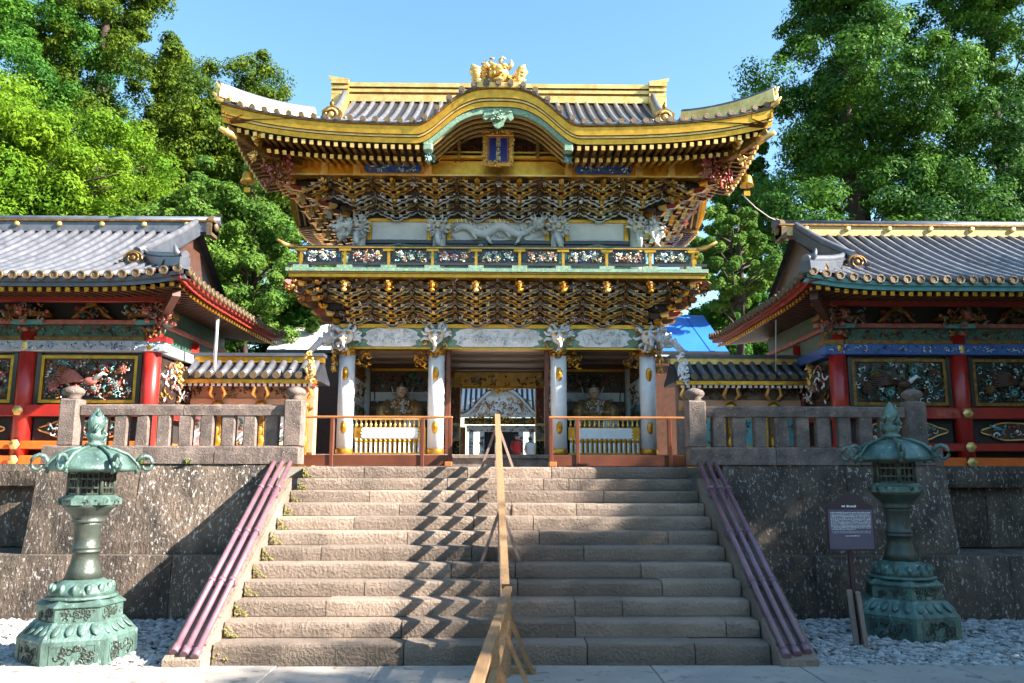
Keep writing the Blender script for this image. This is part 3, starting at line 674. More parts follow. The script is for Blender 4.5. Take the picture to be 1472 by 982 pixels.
# ceiling, inner walls
cl = MB().box(-3.5, 3.5, GY+.2, GB-.15, 4.965, 5.05).build('ceiling', K['soffit'], G)
for y in (19.9, 20.9, 22.2): MB().box(-3.45, 3.45, y-.06, y+.06, 4.90, 4.962).build('ceiling_beam', K['soffit'], cl)
rb = MB().box(-3.6, 3.6, GB-.1, GB+.12, 4.55, 5.2).build('rear_beam', goldb, G)
m = MB(); scrolls(m, -1.3, 1.3, 4.6, 4.85, GB-.11, 60, 71, [0, 1, 2], .018, .07, .4, .02); m.build('beam_carving', [whitec, goldd, K['mint']], rb)
MB().box(-3.6, 3.6, GB-.14, GB-.1, 4.5, 4.56).build('beam_edge', gold, rb)
def bay(s):
    # s side: outer bay between GX inner and outer
    xi, xo = s*1.43, s*3.52; bw = MB().box(xi, xo, GC+.08, GC+.16, ZF, 4.96).build('back_wall', K['brown'], G)
    lo, hi = min(xi, xo)+.22, max(xi, xo)-.22
    MB().box(lo, hi, GC+.055, GC+.078, 3.05, 3.72).build('wall_panel', K['black'], bw)
    MB().box(lo, hi, GC+.03, GC+.078, 3.95, 4.18).build('wall_rail', white, bw)
    MB().box(lo, hi, GC+.03, GC+.078, 3.70, 3.80).build('wall_rail', K['gold_d'], bw)
    MB().box(lo, hi, GC+.03, GC+.078, 4.74, 4.80).build('wall_rail', gold, bw)
    m = MB(); scrolls(m, lo+.05, hi-.05, 4.27, 4.66, GC+.06, 60, 33+s, [0, 1, 2, 3], .02, .09, .4, .04); m.build('carved_panel', [goldd, K['teal'], K['pink'], K['green']], bw)
    m = MB(); scrolls(m, lo+.05, hi-.05, 3.85, 4.15, GC+.05, 14, 63+s, [0, 1], .016, .06, .4, .03); m.build('carved_panel', [K['white_c'], K['teal']], bw)
    m = MB(); scrolls(m, lo+.05, hi-.05, 3.1, 3.66, GC+.06, 40, 93+s, [0, 1, 2], .018, .08, .4, .03); m.build('carved_panel', [goldd, K['brown'], K['teal']], bw)
    # side partition facing the passage and outer wall
    for x, nm in ((xi, 'passage_wall'), (xo, 'outer_wall')):
        w = MB().box(x-.06, x+.06, GY+.19, GC, ZF, 4.96).build(nm, K['gold_d'] if nm == 'passage_wall' else K['white'], G)
        MB().box(x-.06, x+.06, GC+.2, GB-.19, ZF, 4.96).build(nm, K['gold_d'], G)
        for sx in (-1, 1):
            for z0, z1, mt in ((2.55, 3.1, 'white'), (3.2, 3.75, 'teal'), (3.85, 4.3, 'white'), (4.4, 4.9, 'gold_d')):
                m = MB().box(x+sx*.062, x+sx*.085, GY+.3, GC-.1, z0, z1); n0 = len(m.v)
                scrolls(m, -.7, .7, z0+.05, z1-.05, 0, 18, int(z0*10)+sx, [1], .014, .07, .4, .02)
                m.xf(lambda p: (x+sx*.09+(-p.y if sx > 0 else p.y), (GY+GC)/2+.1+p.x*.95, p.z), n0); m.build('carved_panel', [K[mt], goldd], w)
    # brackets at the upper corners of the bay
    for x in (min(xi, xo)+.36, max(xi, xo)-.36):
        m = MB(); scrolls(m, x-.16, x+.16, 4.55, 4.92, GY+.05, 22, int(x*50), [0, 1], .024, .08); m.build('corner_bracket', [goldd, gold], G)
    # front balustrade
    bl = MB().cbox(lo-.02, hi+.02, GY-.07, GY+.05, 3.30, 3.37, .012).build('bay_rail', goldb, G)
    MB().cbox(lo-.02, hi+.02, GY-.06, GY+.04, ZF, ZF+.05, .008).build('bay_sill', gold, G)
    MB().box(lo, hi, GY-.005, GY+.04, 2.85, 3.14).build('panel_rail', gold, bl)
    a, b = lo+.2, hi-.2
    MB().prism([(a, 2.88), (b, 2.88), (b+.04, 2.93), (b, 2.97), (b+.06, 3.0), (b, 3.03), (b+.04, 3.07), (b, 3.12), (a, 3.12), (a-.04, 3.07), (a, 3.03), (a-.06, 3.0), (a, 2.97), (a-.04, 2.93)], 'y', GY-.045, GY-.006).build('white_panel', white, bl)
    n = 15
    up = MB().lathe([(.02, 0), (.036, .05), (.02, .08), (.02, .12), (.034, .16)], 8, (0, 0, 0)).mesh('baluster', goldb)
    dn = MB().lathe([(.03, 0), (.03, .02), (.022, .04), (.026, .33)], 8, (0, 0, 0), 0).mesh('baluster', white)
    cap = MB().lathe([(.034, 0), (.034, .06)], 8, (0, 0, 0), 0).mesh('baluster_cap', gold)
    for i in range(n):
        x = lerp(lo+.05, hi-.05, i/(n-1))
        inst('baluster', up, bl, (x, GY-.01, 3.14)); b_ = inst('baluster', dn, bl, (x, GY-.01, ZF+.05)); inst('baluster_cap', cap, b_, (x, GY-.01, ZF+.29))
        m = MB().box(x+.03, x+.055, GY+.0, GY+.02, ZF+.05, 2.85).build('slat', gold, bl)
for s in (-1, 1): bay(s)
for s in (-1, 1):   # door jambs and lattice leaves of the passage
    j = MB().cbox(s*1.10, s*1.21, GY+.05, GY+.2, ZF, 4.95, .01).build('door_jamb', K['fence'], G)
    l = MB().box(s*1.05, s*1.35, GB-.35, GB-.3, ZF+.05, 4.55).build('door_leaf', goldb, G)
    for z0, z1, mt in ((2.6, 3.0, 'dark'), (3.05, 3.45, 'white_c'), (3.5, 4.5, 'pink')):
        m = MB().box(s*1.08, s*1.32, GB-.37, GB-.351, z0, z1); scrolls(m, min(s*1.09, s*1.31), max(s*1.09, s*1.31), z0+.03, z1-.03, GB-.37, 24, int(z0*9), [1, 2], .012, .05); m.build('leaf_panel', [K[mt], goldb, K['mint']], l)

# ---------------------------------------------------------------- bracket tiers
def arm_mesh(a, h=.105, dep=.1, nose=.2):
    m = MB(); s_ = 1
    poly = [(-a, h), (-a, .6*h), (-.82*a, .2*h), (-.55*a, 0), (.55*a, 0), (.82*a, .2*h), (a, .6*h), (a, h)]
    m.prism(poly, 'y', -dep/2, dep/2, 0, 0)
    inn = [(x*.93, h*.5+(z-h*.5)*.62) for x, z in poly]
    m.prism(inn, 'y', -dep/2-.006, -dep/2+.001, 1)
    for x in (-.86*a, 0, .86*a):
        w = .055; m.add([(x-w*.7,-w*.7,h),(x+w*.7,-w*.7,h),(x+w*.7,w*.7,h),(x-w*.7,w*.7,h),(x-w,-w,h+.045),(x+w,-w,h+.045),(x+w,w,h+.045),(x-w,w,h+.045),(x-w,-w,h+.078),(x+w,-w,h+.078),(x+w,w,h+.078),(x-w,w,h+.078)],
              [(0,1,5,4),(1,2,6,5),(2,3,7,6),(3,0,4,7),(4,5,9,8),(5,6,10,9),(6,7,11,10),(7,4,8,11),(8,9,10,11)], 2)
    # projecting nose
    m.prism([(-dep/2, 0), (-dep/2-nose*.6, -.01), (-dep/2-nose, .05), (-dep/2-nose*.9, h*.9), (-dep/2, h)], 'x', -.042, .042, 2, 3)
    return m
ARM = {}
def arm_me(kind):
    if kind not in ARM:
        mats = {'a': [K['cream'], black, goldb, K['red_d']], 'b': [K['gold'], K['brown'], K['cream'], K['red_d']], 'c': [K['cream'], K['green'], gold, black], 'd': [K['white_c'], black, K['cream'], K['red_d']]}[kind[0]]
        ARM[kind] = arm_mesh(.40 if kind[1] == 'w' else .30).mesh('bracket_arm', mats)
    return ARM[kind]
def wave_me(kind, A=.235, w=.49):
    if (kind, A, w) not in ARM:
        mats = {'a': [K['black'], K['cream']], 'b': [K['brown'], gold], 'c': [black, K['gold_d']], 'e': [K['dark'], K['white_c']]}[kind]
        xs = [-w+2*w*i/24 for i in range(25)]
        def zf(x):
            q = (1-abs(x)/w)*3; b_ = math.floor(q+1e-6); f_ = q-b_; return A*(b_+min(1, max(0, (f_-.45)/.55))**.8)/3
        m = MB().sweepx(xs, zf, [(-.05, .0), (-.05, .055), (.06, .055), (.06, .0)], 0)
        m.sweepx(xs, zf, [(-.064, .055), (-.064, .068), (.05, .068), (.05, .055)], 1); m.sweepx(xs, zf, [(-.06, -.010), (-.06, .0), (.05, .0), (.05, -.010)], 1)
        for q in (-.39, -.225, .225, .39): zq = zf(q)+.05; m.add([(q-.03, -.085, zq), (q+.03, -.085, zq), (q+.03, .03, zq), (q-.03, .03, zq), (q-.045, -.1, zq+.05), (q+.045, -.1, zq+.05), (q+.045, .03, zq+.05), (q-.045, .03, zq+.05)], [(0,1,5,4),(1,2,6,5),(2,3,7,6),(3,0,4,7),(4,5,6,7),(3,2,1,0)], 1)
        m.prism([(-.05, A-.02), (-.2, A-.05), (-.24, A+.02), (-.2, A+.05), (-.05, A+.06)], 'x', -.035, .035, 1, 0)
        ARM[(kind, A, w)] = m.mesh('bracket_arm', mats)
    return ARM[(kind, A, w)]
def knob_me(kind):
    if ('k', kind) not in ARM:
        m = MB(); w = .07; m.add([(-w*.6,-w*.6,0),(w*.6,-w*.6,0),(w*.6,w*.6,0),(-w*.6,w*.6,0),(-w,-w,.05),(w,-w,.05),(w,w,.05),(-w,w,.05),(-w,-w,.09),(w,-w,.09),(w,w,.09),(-w,w,.09)],
              [(0,1,5,4),(1,2,6,5),(2,3,7,6),(3,0,4,7),(4,5,9,8),(5,6,10,9),(6,7,11,10),(7,4,8,11),(8,9,10,11),(3,2,1,0)], 0)
        m.prism([(-w, .0), (-w-.13, -.015), (-w-.2, .04), (-w-.17, .075), (-w, .085)], 'x', -.04, .04, 1, 0)
        ARM[('k', kind)] = m.mesh('bearing_block', [goldb, K['red_d']] if kind else [gold, K['brown']])
    return ARM[('k', kind)]
def bracket_zone(name, z0, z1, x0, x1, yf0, yf1, T, xs, sd, kinds):
    """inverted stepped frustum of bracket arms: (x0,yf0) at the wall, (x1,yf1) at the top edge; the back mirrors about GC"""
    rd = random.Random(sd); m = MB()
    for k in range(T):
        a, b = k/T, (k+1)/T; xx = lerp(x0, x1, a)-.02; yy = lerp(yf0, yf1, a)+.06; zz0, zz1 = lerp(z0, z1, a), lerp(z0, z1, b)
        m.box(-xx, xx, yy, 2*GC-yy, zz0, zz1-.006, k % 2)
    core = m.build(name, [K['dark'], K['brown']], G)
    H = (z1-z0)/T; mains = xs[::2]; mids = xs[1::2]
    for k in range(T):
        u = (k+.5)/T; yy = lerp(yf0, yf1, u)+.02; zz = lerp(z0, z1, k/T); xe = lerp(x0, x1, u)-.02
        uu = (k+.3)/T; y2 = lerp(yf0, yf1, uu)+.03; z2 = zz-.10; kd = kinds[k % len(kinds)]
        for x in mids+[mids[0]-.98, mids[-1]+.98]:
            if abs(x) > 3.5 and lerp(x0, x1, uu) < 4.1: continue
            inst('bracket_arm', wave_me(kd), core, (x, y2, z2), None, (1, 1, 1))
        for j in range(7):
            y = y2+.49+.98*j
            if y > GC+1.8: continue
            for s in (-1, 1): inst('bracket_arm', wave_me(kd), core, (s*(lerp(x0, x1, uu)-.03), y, z2), (0, 0, s*math.pi/2), (1, 1, H/.175))
        for i, x in enumerate(mains+[mains[0]-.6, mains[-1]+.6]):
            if abs(x) > xe: continue
            inst('bearing_block', knob_me((i+k) % 3 == 0), core, (x, yy-.07, zz+.02), None, (.8, .9, .75))
        for i, x in enumerate(mids): inst('bearing_block', knob_me(k % 2), core, (x, yy-.05, zz+.16), None, (.6, .6, .5))
        for j in range(6):
            for s in (-1, 1): inst('bearing_block', knob_me(j % 2), core, (s*(xe+.05), yy+.05+.98*j, zz+.02), (0, 0, s*math.pi/2))
        for s in (-1, 1): inst('corner_arm', knob_me(k % 2), core, (s*(xe+.02), yy-.02, zz-.01), (0, 0, s*math.pi/4), (1.3, 1.6, 1.2))
    n = int(330*(x1+x0)/8.4); m = MB(); lo = 0
    for i in range(n):        # fine carved infill over the stepped face
        v = rd.random(); n0 = len(m.v); x = rd.uniform(-1, 1)*lerp(x0, x1, v)
        scrolls(m, -.05, .05, -.03, .03, 0, 1, rd.randrange(10**6), [0, 0, 1, 2, 3, 4], .011, .05, .35, .02)
        m.xf(lambda p: (x+p.x, lerp(yf0, yf1, v)-.06+p.y-rd.uniform(0, .01), lerp(z0, z1, v)+p.z), n0)
    m.build('bracket_carving', [goldd, K['cream'], K['brown'], black, whitec], core, kind='stuff')
    for s in (-1, 1):
        m = MB()
        for i in range(260):
            v = rd.random(); n0 = len(m.v); y = rd.uniform(lerp(yf0, yf1, v), GC+1.5)
            scrolls(m, -.05, .05, -.03, .03, 0, 1, rd.randrange(10**6), [0, 0, 1, 2, 3], .012, .055, .35, .02)
            m.xf(lambda p: (s*(lerp(x0, x1, v)+.05-p.y), y+p.x, lerp(z0, z1, v)+p.z), n0)
        m.build('bracket_carving', [goldd, K['cream'], gold, K['pink']], core, kind='stuff')
    return core
half = [-3.43+.49*i for i in range(15)]
lowz = bracket_zone('lower_brackets', 5.53, 6.39, 3.72, 4.52, 18.7, 17.86, 6, half, 1, 'ababac')
for i, x in enumerate(half[::2]):
    m = MB(); beast(m, (x, 17.78, 6.24), .13, i, (0, 1), False, 8); m.ball((x, 17.72, 6.12), (.07, .08, .05), 6, 4, 0); m.build('carved_lion', [K['gold'] if i % 3 else goldb, K['red_d']], lowz)
    m = MB(); scrolls(m, x-.2, x+.2, 5.56, 5.72, 18.62, 12, i+5, [0, 1, 2, 3], .014, .05, .5, .03); m.build('flower_carving', [whitec, K['pink'], goldd, K['teal']], lowz)
for i, x in enumerate(half[1::2]):
    m = MB(); scrolls(m, x-.2, x+.2, 5.56, 5.76, 18.6, 18, i+25, [0, 1, 2, 3], .014, .05, .5, .03); m.build('flower_carving', [whitec, K['pink'], K['green'], K['red_d']], lowz)
for s in (-1, 1):
    m = MB(); beast(m, (0, 0, 0), .2, 3, (0, 1), False, 14); m.xf(rot_z(s*math.pi/4)); m.build('corner_lion', [K['gold_d'], K['red_d']], lowz, (s*4.62, 17.8, 6.2))
    m = MB(); beast(m, (0, 0, 0), .17, 8, (0, 1), False, 12); m.xf(rot_z(s*math.pi/4)); m.build('corner_lion', [K['gold_d'], K['red_d']], lowz, (s*4.4, 18.0, 5.98))
# ---------------------------------------------------------------- balcony
bal = MB().box(-4.66, 4.66, 17.68, 24.5, 6.40, 6.52).build('balcony', gold, G)
MB().box(-4.68, 4.68, 17.66, 24.52, 6.472, 6.49).build('balcony_groove', goldd, bal)
MB().box(-4.72, 4.72, 17.62, 24.56, 6.522, 6.60).build('balcony_edge', K['mint'], bal)
px_ = [-4.41+.98*i for i in range(10)]
def rail_run(fn, us, ext):
    """railing along a run: fn maps (u, out, z) boxes"""
    for u in us:
        fn('rail_post', u-.03, u+.03, -.04, .04, 6.602, 7.06, gold); fn('rail_foot', u-.17, u+.17, -.055, .06, 6.602, 6.68, K['mint'])
        fn('post_cap', u-.13, u+.13, -.06, .05, 7.0, 7.052, gold)
    fn('rail', us[0]-ext, us[-1]+ext, -.04, .04, 7.06, 7.13, black); fn('rail', us[0]-ext, us[-1]+ext, -.035, .035, 6.685, 6.74, black)
    fn('rail_edge', us[0]-ext, us[-1]+ext, -.048, -.041, 7.075, 7.10, gold)
def fr(name, u0, u1, v0, v1, z0, z1, mt): MB().box(u0, u1, 17.74+v0, 17.74+v1, z0, z1).build(name, mt, bal)
rail_run(fr, px_, .3)
for i in range(9):
    x = (px_[i]+px_[i+1])/2; m = MB(); m.box(x-.4, x+.4, 17.76, 17.775, 6.75, 7.05, 0)
    scrolls(m, x-.35, x+.35, 6.78, 7.02, 17.755, 60, 200+i, [1, 2, 3, 4], .012, .042, .4, .02)
    for q in (-.22, .0, .22): rosette(m, x+q, 17.735, 6.9+(.03 if q else -.02), .085, (1, 2, 3), 7, i)
    m.build('railing_panel', [K['black'], whitec, K['pink' if i % 2 else 'teal'], goldb, K['green' if i % 3 else 'blue']], bal)
for s in (-1, 1):
    def fs(name, u0, u1, v0, v1, z0, z1, mt): MB().box(s*(4.55-v0), s*(4.55-v1), u0, u1, z0, z1).build(name, mt, bal)
    us = [18.2+.98*i for i in range(6)]; rail_run(fs, us, .4)
    for i in range(5):
        y = (us[i]+us[i+1])/2; m = MB().box(s*4.53, s*4.545, y-.4, y+.4, 6.75, 7.05); n0 = len(m.v)
        scrolls(m, -.35, .35, 6.78, 7.02, 0, 24, 300+i, [1, 2], .014, .05); m.xf(lambda p: (s*4.56-s*p.y, y+p.x, p.z), n0); m.build('railing_panel', [black, whitec, goldb], bal)
    m = MB().tube([(s*4.5, 17.74, 7.1), (s*4.75, 17.6, 7.12), (s*4.9, 17.5, 7.2)], [.05, .05, .03], 6); m.build('rail_horn', goldb, bal)
# ---------------------------------------------------------------- upper storey
UY = 19.05; UX = (-3.36, -1.43, 1.43, 3.36)
uw = MB().box(-3.4, 3.4, UY+.06, 2*GC-UY-.06, 6.6, 8.2).build('upper_wall', K['mint'], G)
for i in range(3):
    a, b = UX[i]+.3, UX[i+1]-.3
    MB().box(UX[i], UX[i+1], UY-.02, UY+.055, 8.12, 8.2).build('wall_beam', gold, uw); MB().box(UX[i], UX[i+1], UY-.02, UY+.055, 7.58, 7.66).build('wall_beam', black, uw)
    for q in (a-.06, b+.06): MB().box(q-.05, q+.05, UY, UY+.055, 7.66, 8.12).build('panel_frame', gold, uw)
    if i != 1:
        MB().box(a, b, UY+.02, UY+.056, 7.68, 8.12).build('white_panel', white, uw)
        m = MB(); m.box(a-.1, b+.1, UY+.03, UY+.055, 7.15, 7.57, 0); scrolls(m, a, b, 7.2, 7.52, UY+.03, 26, 400+i, [1, 2, 3], .02, .07); 
        m.tube([(a+.1, UY, 7.2), (a+.35, UY-.03, 7.5), ((a+b)/2, UY-.03, 7.55), (b-.35, UY-.03, 7.5), (b-.1, UY, 7.2)], .035, 5, 2); m.build('frog_leg_strut', [black, goldb, K['mint'], goldd], uw)
    else:
        MB().box(a, b, UY+.02, UY+.056, 7.68, 8.12).build('white_panel', white, uw)
        m = MB(); dragon(m, a+.05, b-.15, 7.9, UY-.06, .10, .12, 2.3, 9, (0, 0)); scrolls(m, a, b, 7.72, 8.12, UY, 46, 77, [0], .02, .08, .45, .05); m.build('dragon_carving', [whitec], uw)
        m = MB().box(a-.1, b+.1, UY+.03, UY+.055, 7.15, 7.57, 0); scrolls(m, a, b, 7.2, 7.52, UY+.03, 46, 401, [1, 2, 3], .022, .08); m.build('lower_panel', [black, K['mint'], whitec, K['teal']], uw)
for x in UX:
    c = MB().lathe([(.16, 0), (.16, 1.5)], 12, (x, UY, 6.6)).build('upper_column', white, G)
    MB().lathe([(.17, 0), (.175, .16), (.17, .2)], 12, (x, UY, 7.2)).build('collar', gold, c)
    b = MB(); beast(b, (x, UY-.3, 7.92), .30, int(x*13)+2, (0, 1), True, 16); b.tube([(x, UY-.35, 7.75), (x, UY-.45, 7.5), (x, UY-.35, 7.35)], [.1, .07, .04], 6); b.build('carved_dragon_head', [whitec, K['gold']], c)
    MB().box(x-.22, x+.22, UY-.2, UY+.05, 7.13, 7.3).build('base_block', K['teal'], c)
for s in (-1, 1):
    b = MB(); beast(b, (0, -.2, 0), .30, 40+s, (0, 1), True, 26); dragon(b, -.3, .4, -.15, -.1, .08, .07, 1.2, 5, (0, 0)); b.xf(rot_z(s*math.pi/3)); b.build('corner_dragon', [whitec, K['gold_d']], G, (s*3.62, UY-.15, 7.92))
upz = bracket_zone('upper_brackets', 8.2, 8.84, 3.55, 4.98, 18.95, 17.98, 5, half, 2, 'eaeba')
for i, x in enumerate(half):
    m = MB(); beast(m, (x, 18.1, 8.72), .085, i, (0, 1), False, 6); m.ball((x, 18.45, 8.45), (.05, .07, .05), 6, 4, 0 if i % 2 else 2); m.build('carved_nose', [K['gold_d'] if i % 4 == 1 else whitec if i % 2 else gold, K['red_d'], goldb], upz)
# gold purlin with painted panels
pu = MB().box(-5.12, 5.12, 17.84, 18.1, 8.85, 9.20).build('eave_purlin', gold, G)
for s in (-1, 1):
    MB().box(s*5.12, s*4.86, 18.101, 24.1, 8.851, 9.18).build('side_purlin', gold, pu)
    a, b = sorted((s*1.75, s*3.1)); m = MB(); m.prism([(a, 9.0), (a+.08, 9.12), (b-.08, 9.12), (b, 9.0), (b-.08, 8.9), (a+.08, 8.9)], 'y', 17.82, 17.841)
    scrolls(m, a+.1, b-.1, 8.93, 9.09, 17.82, 40, 500+s, [1, 2, 3], .012, .05, .5, .01); m.build('painted_panel', [K['blue'], K['pink'], whitec, K['teal']], pu)
    for x in (1.62, 3.25, 4.0):
        MB().box(s*x-.08, s*x+.08, 17.82, 17.841, 8.86, 9.19).build('purlin_fitting', goldb, pu)
MB().box(-5.14, 5.14, 17.835, 17.86, 8.84, 8.875).build('purlin_edge', goldb, pu)
# ---------------------------------------------------------------- gate roof
RX, RYF, ZE = 5.97, 16.5, 9.52                 # eave half length, front eave, eave top
RD, RISE, HIP = GC-RYF, 2.72, 1.5
KW, KH = 1.78, .86
def lift(a): return .46*min(1.05, abs(a))**4
def kara(x):
    s_ = abs(x)/KW
    return 0 if s_ >= 1 else KH*.5*(1+math.cos(math.pi*s_**1.55))
def prof(t): return RISE*(.62*t+.38*t*t)
def zroof(d, a): return ZE+prof(d/RD)+lift(a)*max(0, 1-d/2.2)**1.5
def kz(x): return ZE+kara(x)
rf = MB()
N = 144
rows = []
for j in range(17):
    d = RD*j/16; lim = RX-d if d < HIP else RX-HIP
    rows.append([(lim*(2*i/N-1), RYF+d, zroof(d, (2*i/N-1))) for i in range(N+1)])
back = rows; rows = [[(x, y, max(z, kz(x)-.006) if abs(x) < KW else z) for x, y, z in r] for r in rows]
rf.grid(rows, 0, False, False); rf.grid([[(x, 2*GC-y, z) for x, y, z in r] for r in back], 0, False, True)
for s in (-1, 1):
    rows = []
    for j in range(7):
        d = HIP*j/6; ly = RD-d
        rows.append([(s*(RX-d), GC+ly*(2*i/72-1), max(zroof(d, (2*i/72-1)), kz(ly*(2*i/72-1))-.006 if abs(ly*(2*i/72-1)) < KW else 0)) for i in range(73)])
    rf.grid(rows, 0, False, s < 0)
    zb = ZE+prof(HIP/RD)
    gw = [(GC-RD+HIP+(RD-HIP)*2*i/20, ) for i in range(21)]
    rf.add([(s*(RX-HIP-.25), RYF+HIP, zb-.1)]+[(s*(RX-HIP-.25), y[0], zroof(RD-abs(GC-y[0]), 0)-.03) for y in gw]+[(s*(RX-HIP-.25), 2*GC-RYF-HIP, zb-.1)], [tuple(range(23))], 1)
roof = rf.build('roof', [K['pan'], K['gold_d']], G)
# tile rows
disc = MB().lathe([(.0, 0), (.062, 0), (.068, .02), (.068, .07)], 10, smooth=False).xf(lambda p: (p.x, p.z, -p.y)).mesh('eave_tile', [K['tile_end']])
nr = 45
for i in range(nr):
    x = -5.83+11.66*i/(nr-1); dm = RD-.1 if abs(x) < RX-HIP-.1 else max(.15, RX-abs(x)-.1); a = x/RX; d0 = 0
    if abs(x) < KW:
        while zroof(d0, 0) < kz(x)+.02 and d0 < dm: d0 += .05
    pts = [(x, RYF+lerp(d0, dm, j/9), zroof(lerp(d0, dm, j/9), a if abs(x) < RX-HIP or True else a)+.012) for j in range(10)]
    MB().tube(pts, .066, 6).build('tile_row', K['tile'], roof)
    if abs(x) < KW: MB().tube([(x, RYF-.1, kz(x)+.03), (x, RYF+d0+.15, kz(x)+.03)], .07, 6).build('gable_tile_row', K['tile'], roof)
    inst('eave_tile', disc, roof, (x, RYF-.12 if abs(x) < KW else RYF-.05, (kz(x) if abs(x) < KW else ZE+lift(a))+.045))
for s in (-1, 1):      # side rows, short
    for i in range(26):
        y = GC-RD+.2+(2*RD-.4)*i/25; dm = min(HIP+.1, RD-abs(y-GC)); a = (y-GC)/RD
        if dm < .15: continue
        MB().tube([(s*(RX-dm*j/4), y, max(zroof(dm*j/4, a), kz(y-GC) if abs(y-GC) < KW else 0)+.012) for j in range(5)], .062, 5).build('tile_row', K['tile'], roof)
        if y < GC+2: inst('eave_tile', disc, roof, (s*(RX+.05), y, ZE+lift(a)+kara(y-GC)+.04), (0, 0, s*math.pi/2))
# layered gold eave edge
xs = [-RX+2*RX*i/120 for i in range(121)]
zf = lambda x: lift(x/RX)+kara(x)
fas = MB().sweepx(xs, zf, [(RYF-.02, ZE-.01), (RYF-.02, ZE-.06), (RYF+.02, ZE-.065), (RYF+.03, ZE-.25), (RYF+.07, ZE-.255), (RYF+.07, ZE-.30), (RYF+.11, ZE-.305), (RYF+.12, ZE-.42), (RYF+.45, ZE-.30), (RYF+.45, ZE-.01)], [2, 2, 0, 1, 3, 1, 0, 1, 1, 1]).build('eave_edge', [gold, K['brown'], goldd, goldb], G)
for s in (-1, 1):
    m = MB(); n = 110; P = [(RX-.0, ZE-.01), (RX-.0, ZE-.12), (RX-.05, ZE-.13), (RX-.05, ZE-.25), (RX-.11, ZE-.26), (RX-.11, ZE-.36), (RX-.16, ZE-.37), (RX-.16, ZE-.42), (RX-.47, ZE-.3), (RX-.47, ZE-.01)]
    ys = [RYF+2*RD*i/n for i in range(n+1)]; V = [(s*p[0], y, p[1]+lift((y-GC)/RD)+kara(y-GC)) for y in ys for p in P]; q = len(P)
    m.add(V, [(i*q+k, i*q+(k+1) % q, (i+1)*q+(k+1) % q, (i+1)*q+k) for i in range(n) for k in range(q)], 0); m.build('side_eave_edge', [gold], G)
MB().sweepx(xs, lambda x: zf(x)+.004, [(RYF-.035, ZE-.005), (RYF-.035, ZE-.035), (RYF+.3, ZE-.035), (RYF+.3, ZE-.005)], 0).build('edge_lip', K['tile_d'], fas)
# rafters, two tiers
def raf(L, w=.075, h=.085):
    m = MB().box(-w/2, w/2, 0, L, -h, 0, 0); m.box(-w/2-.004, w/2+.004, -.03, .012, -h-.004, .003, 1); return m
def rafter(tip, end, parent, rotz, mats, w=.075):
    t, e = Vector(tip), Vector(end); L = (e-t).length
    if L < .1: return
    key = (round(L, 1), mats[0].name)
    if key not in RAF: RAF[key] = raf(key[0], w).mesh('rafter', mats)
    d = e-t; o = inst('rafter', RAF[key], parent, t, (math.asin(max(-1, min(1, d.z/L))), 0, rotz))
RAF = {}
sof = MB()
rmU = [K['gold_d'], goldb]; rmL = [gold, goldb]
sfr = []
for i in range(67):
    x = -5.78+11.56*i/66; a = x/RX; l_ = lift(a)
    if abs(x) < 1.46: continue
    hipy = RYF+(RX-abs(x))
    rafter((x, 16.66, 9.07+l_), (x, min(17.75, hipy), 9.24+l_*.7), fas, 0, rmU)
    if abs(x) < 5.2: rafter((x, 17.12, 8.99+l_*.75), (x, min(18.6, hipy), 9.30+l_*.5), fas, 0, rmL)
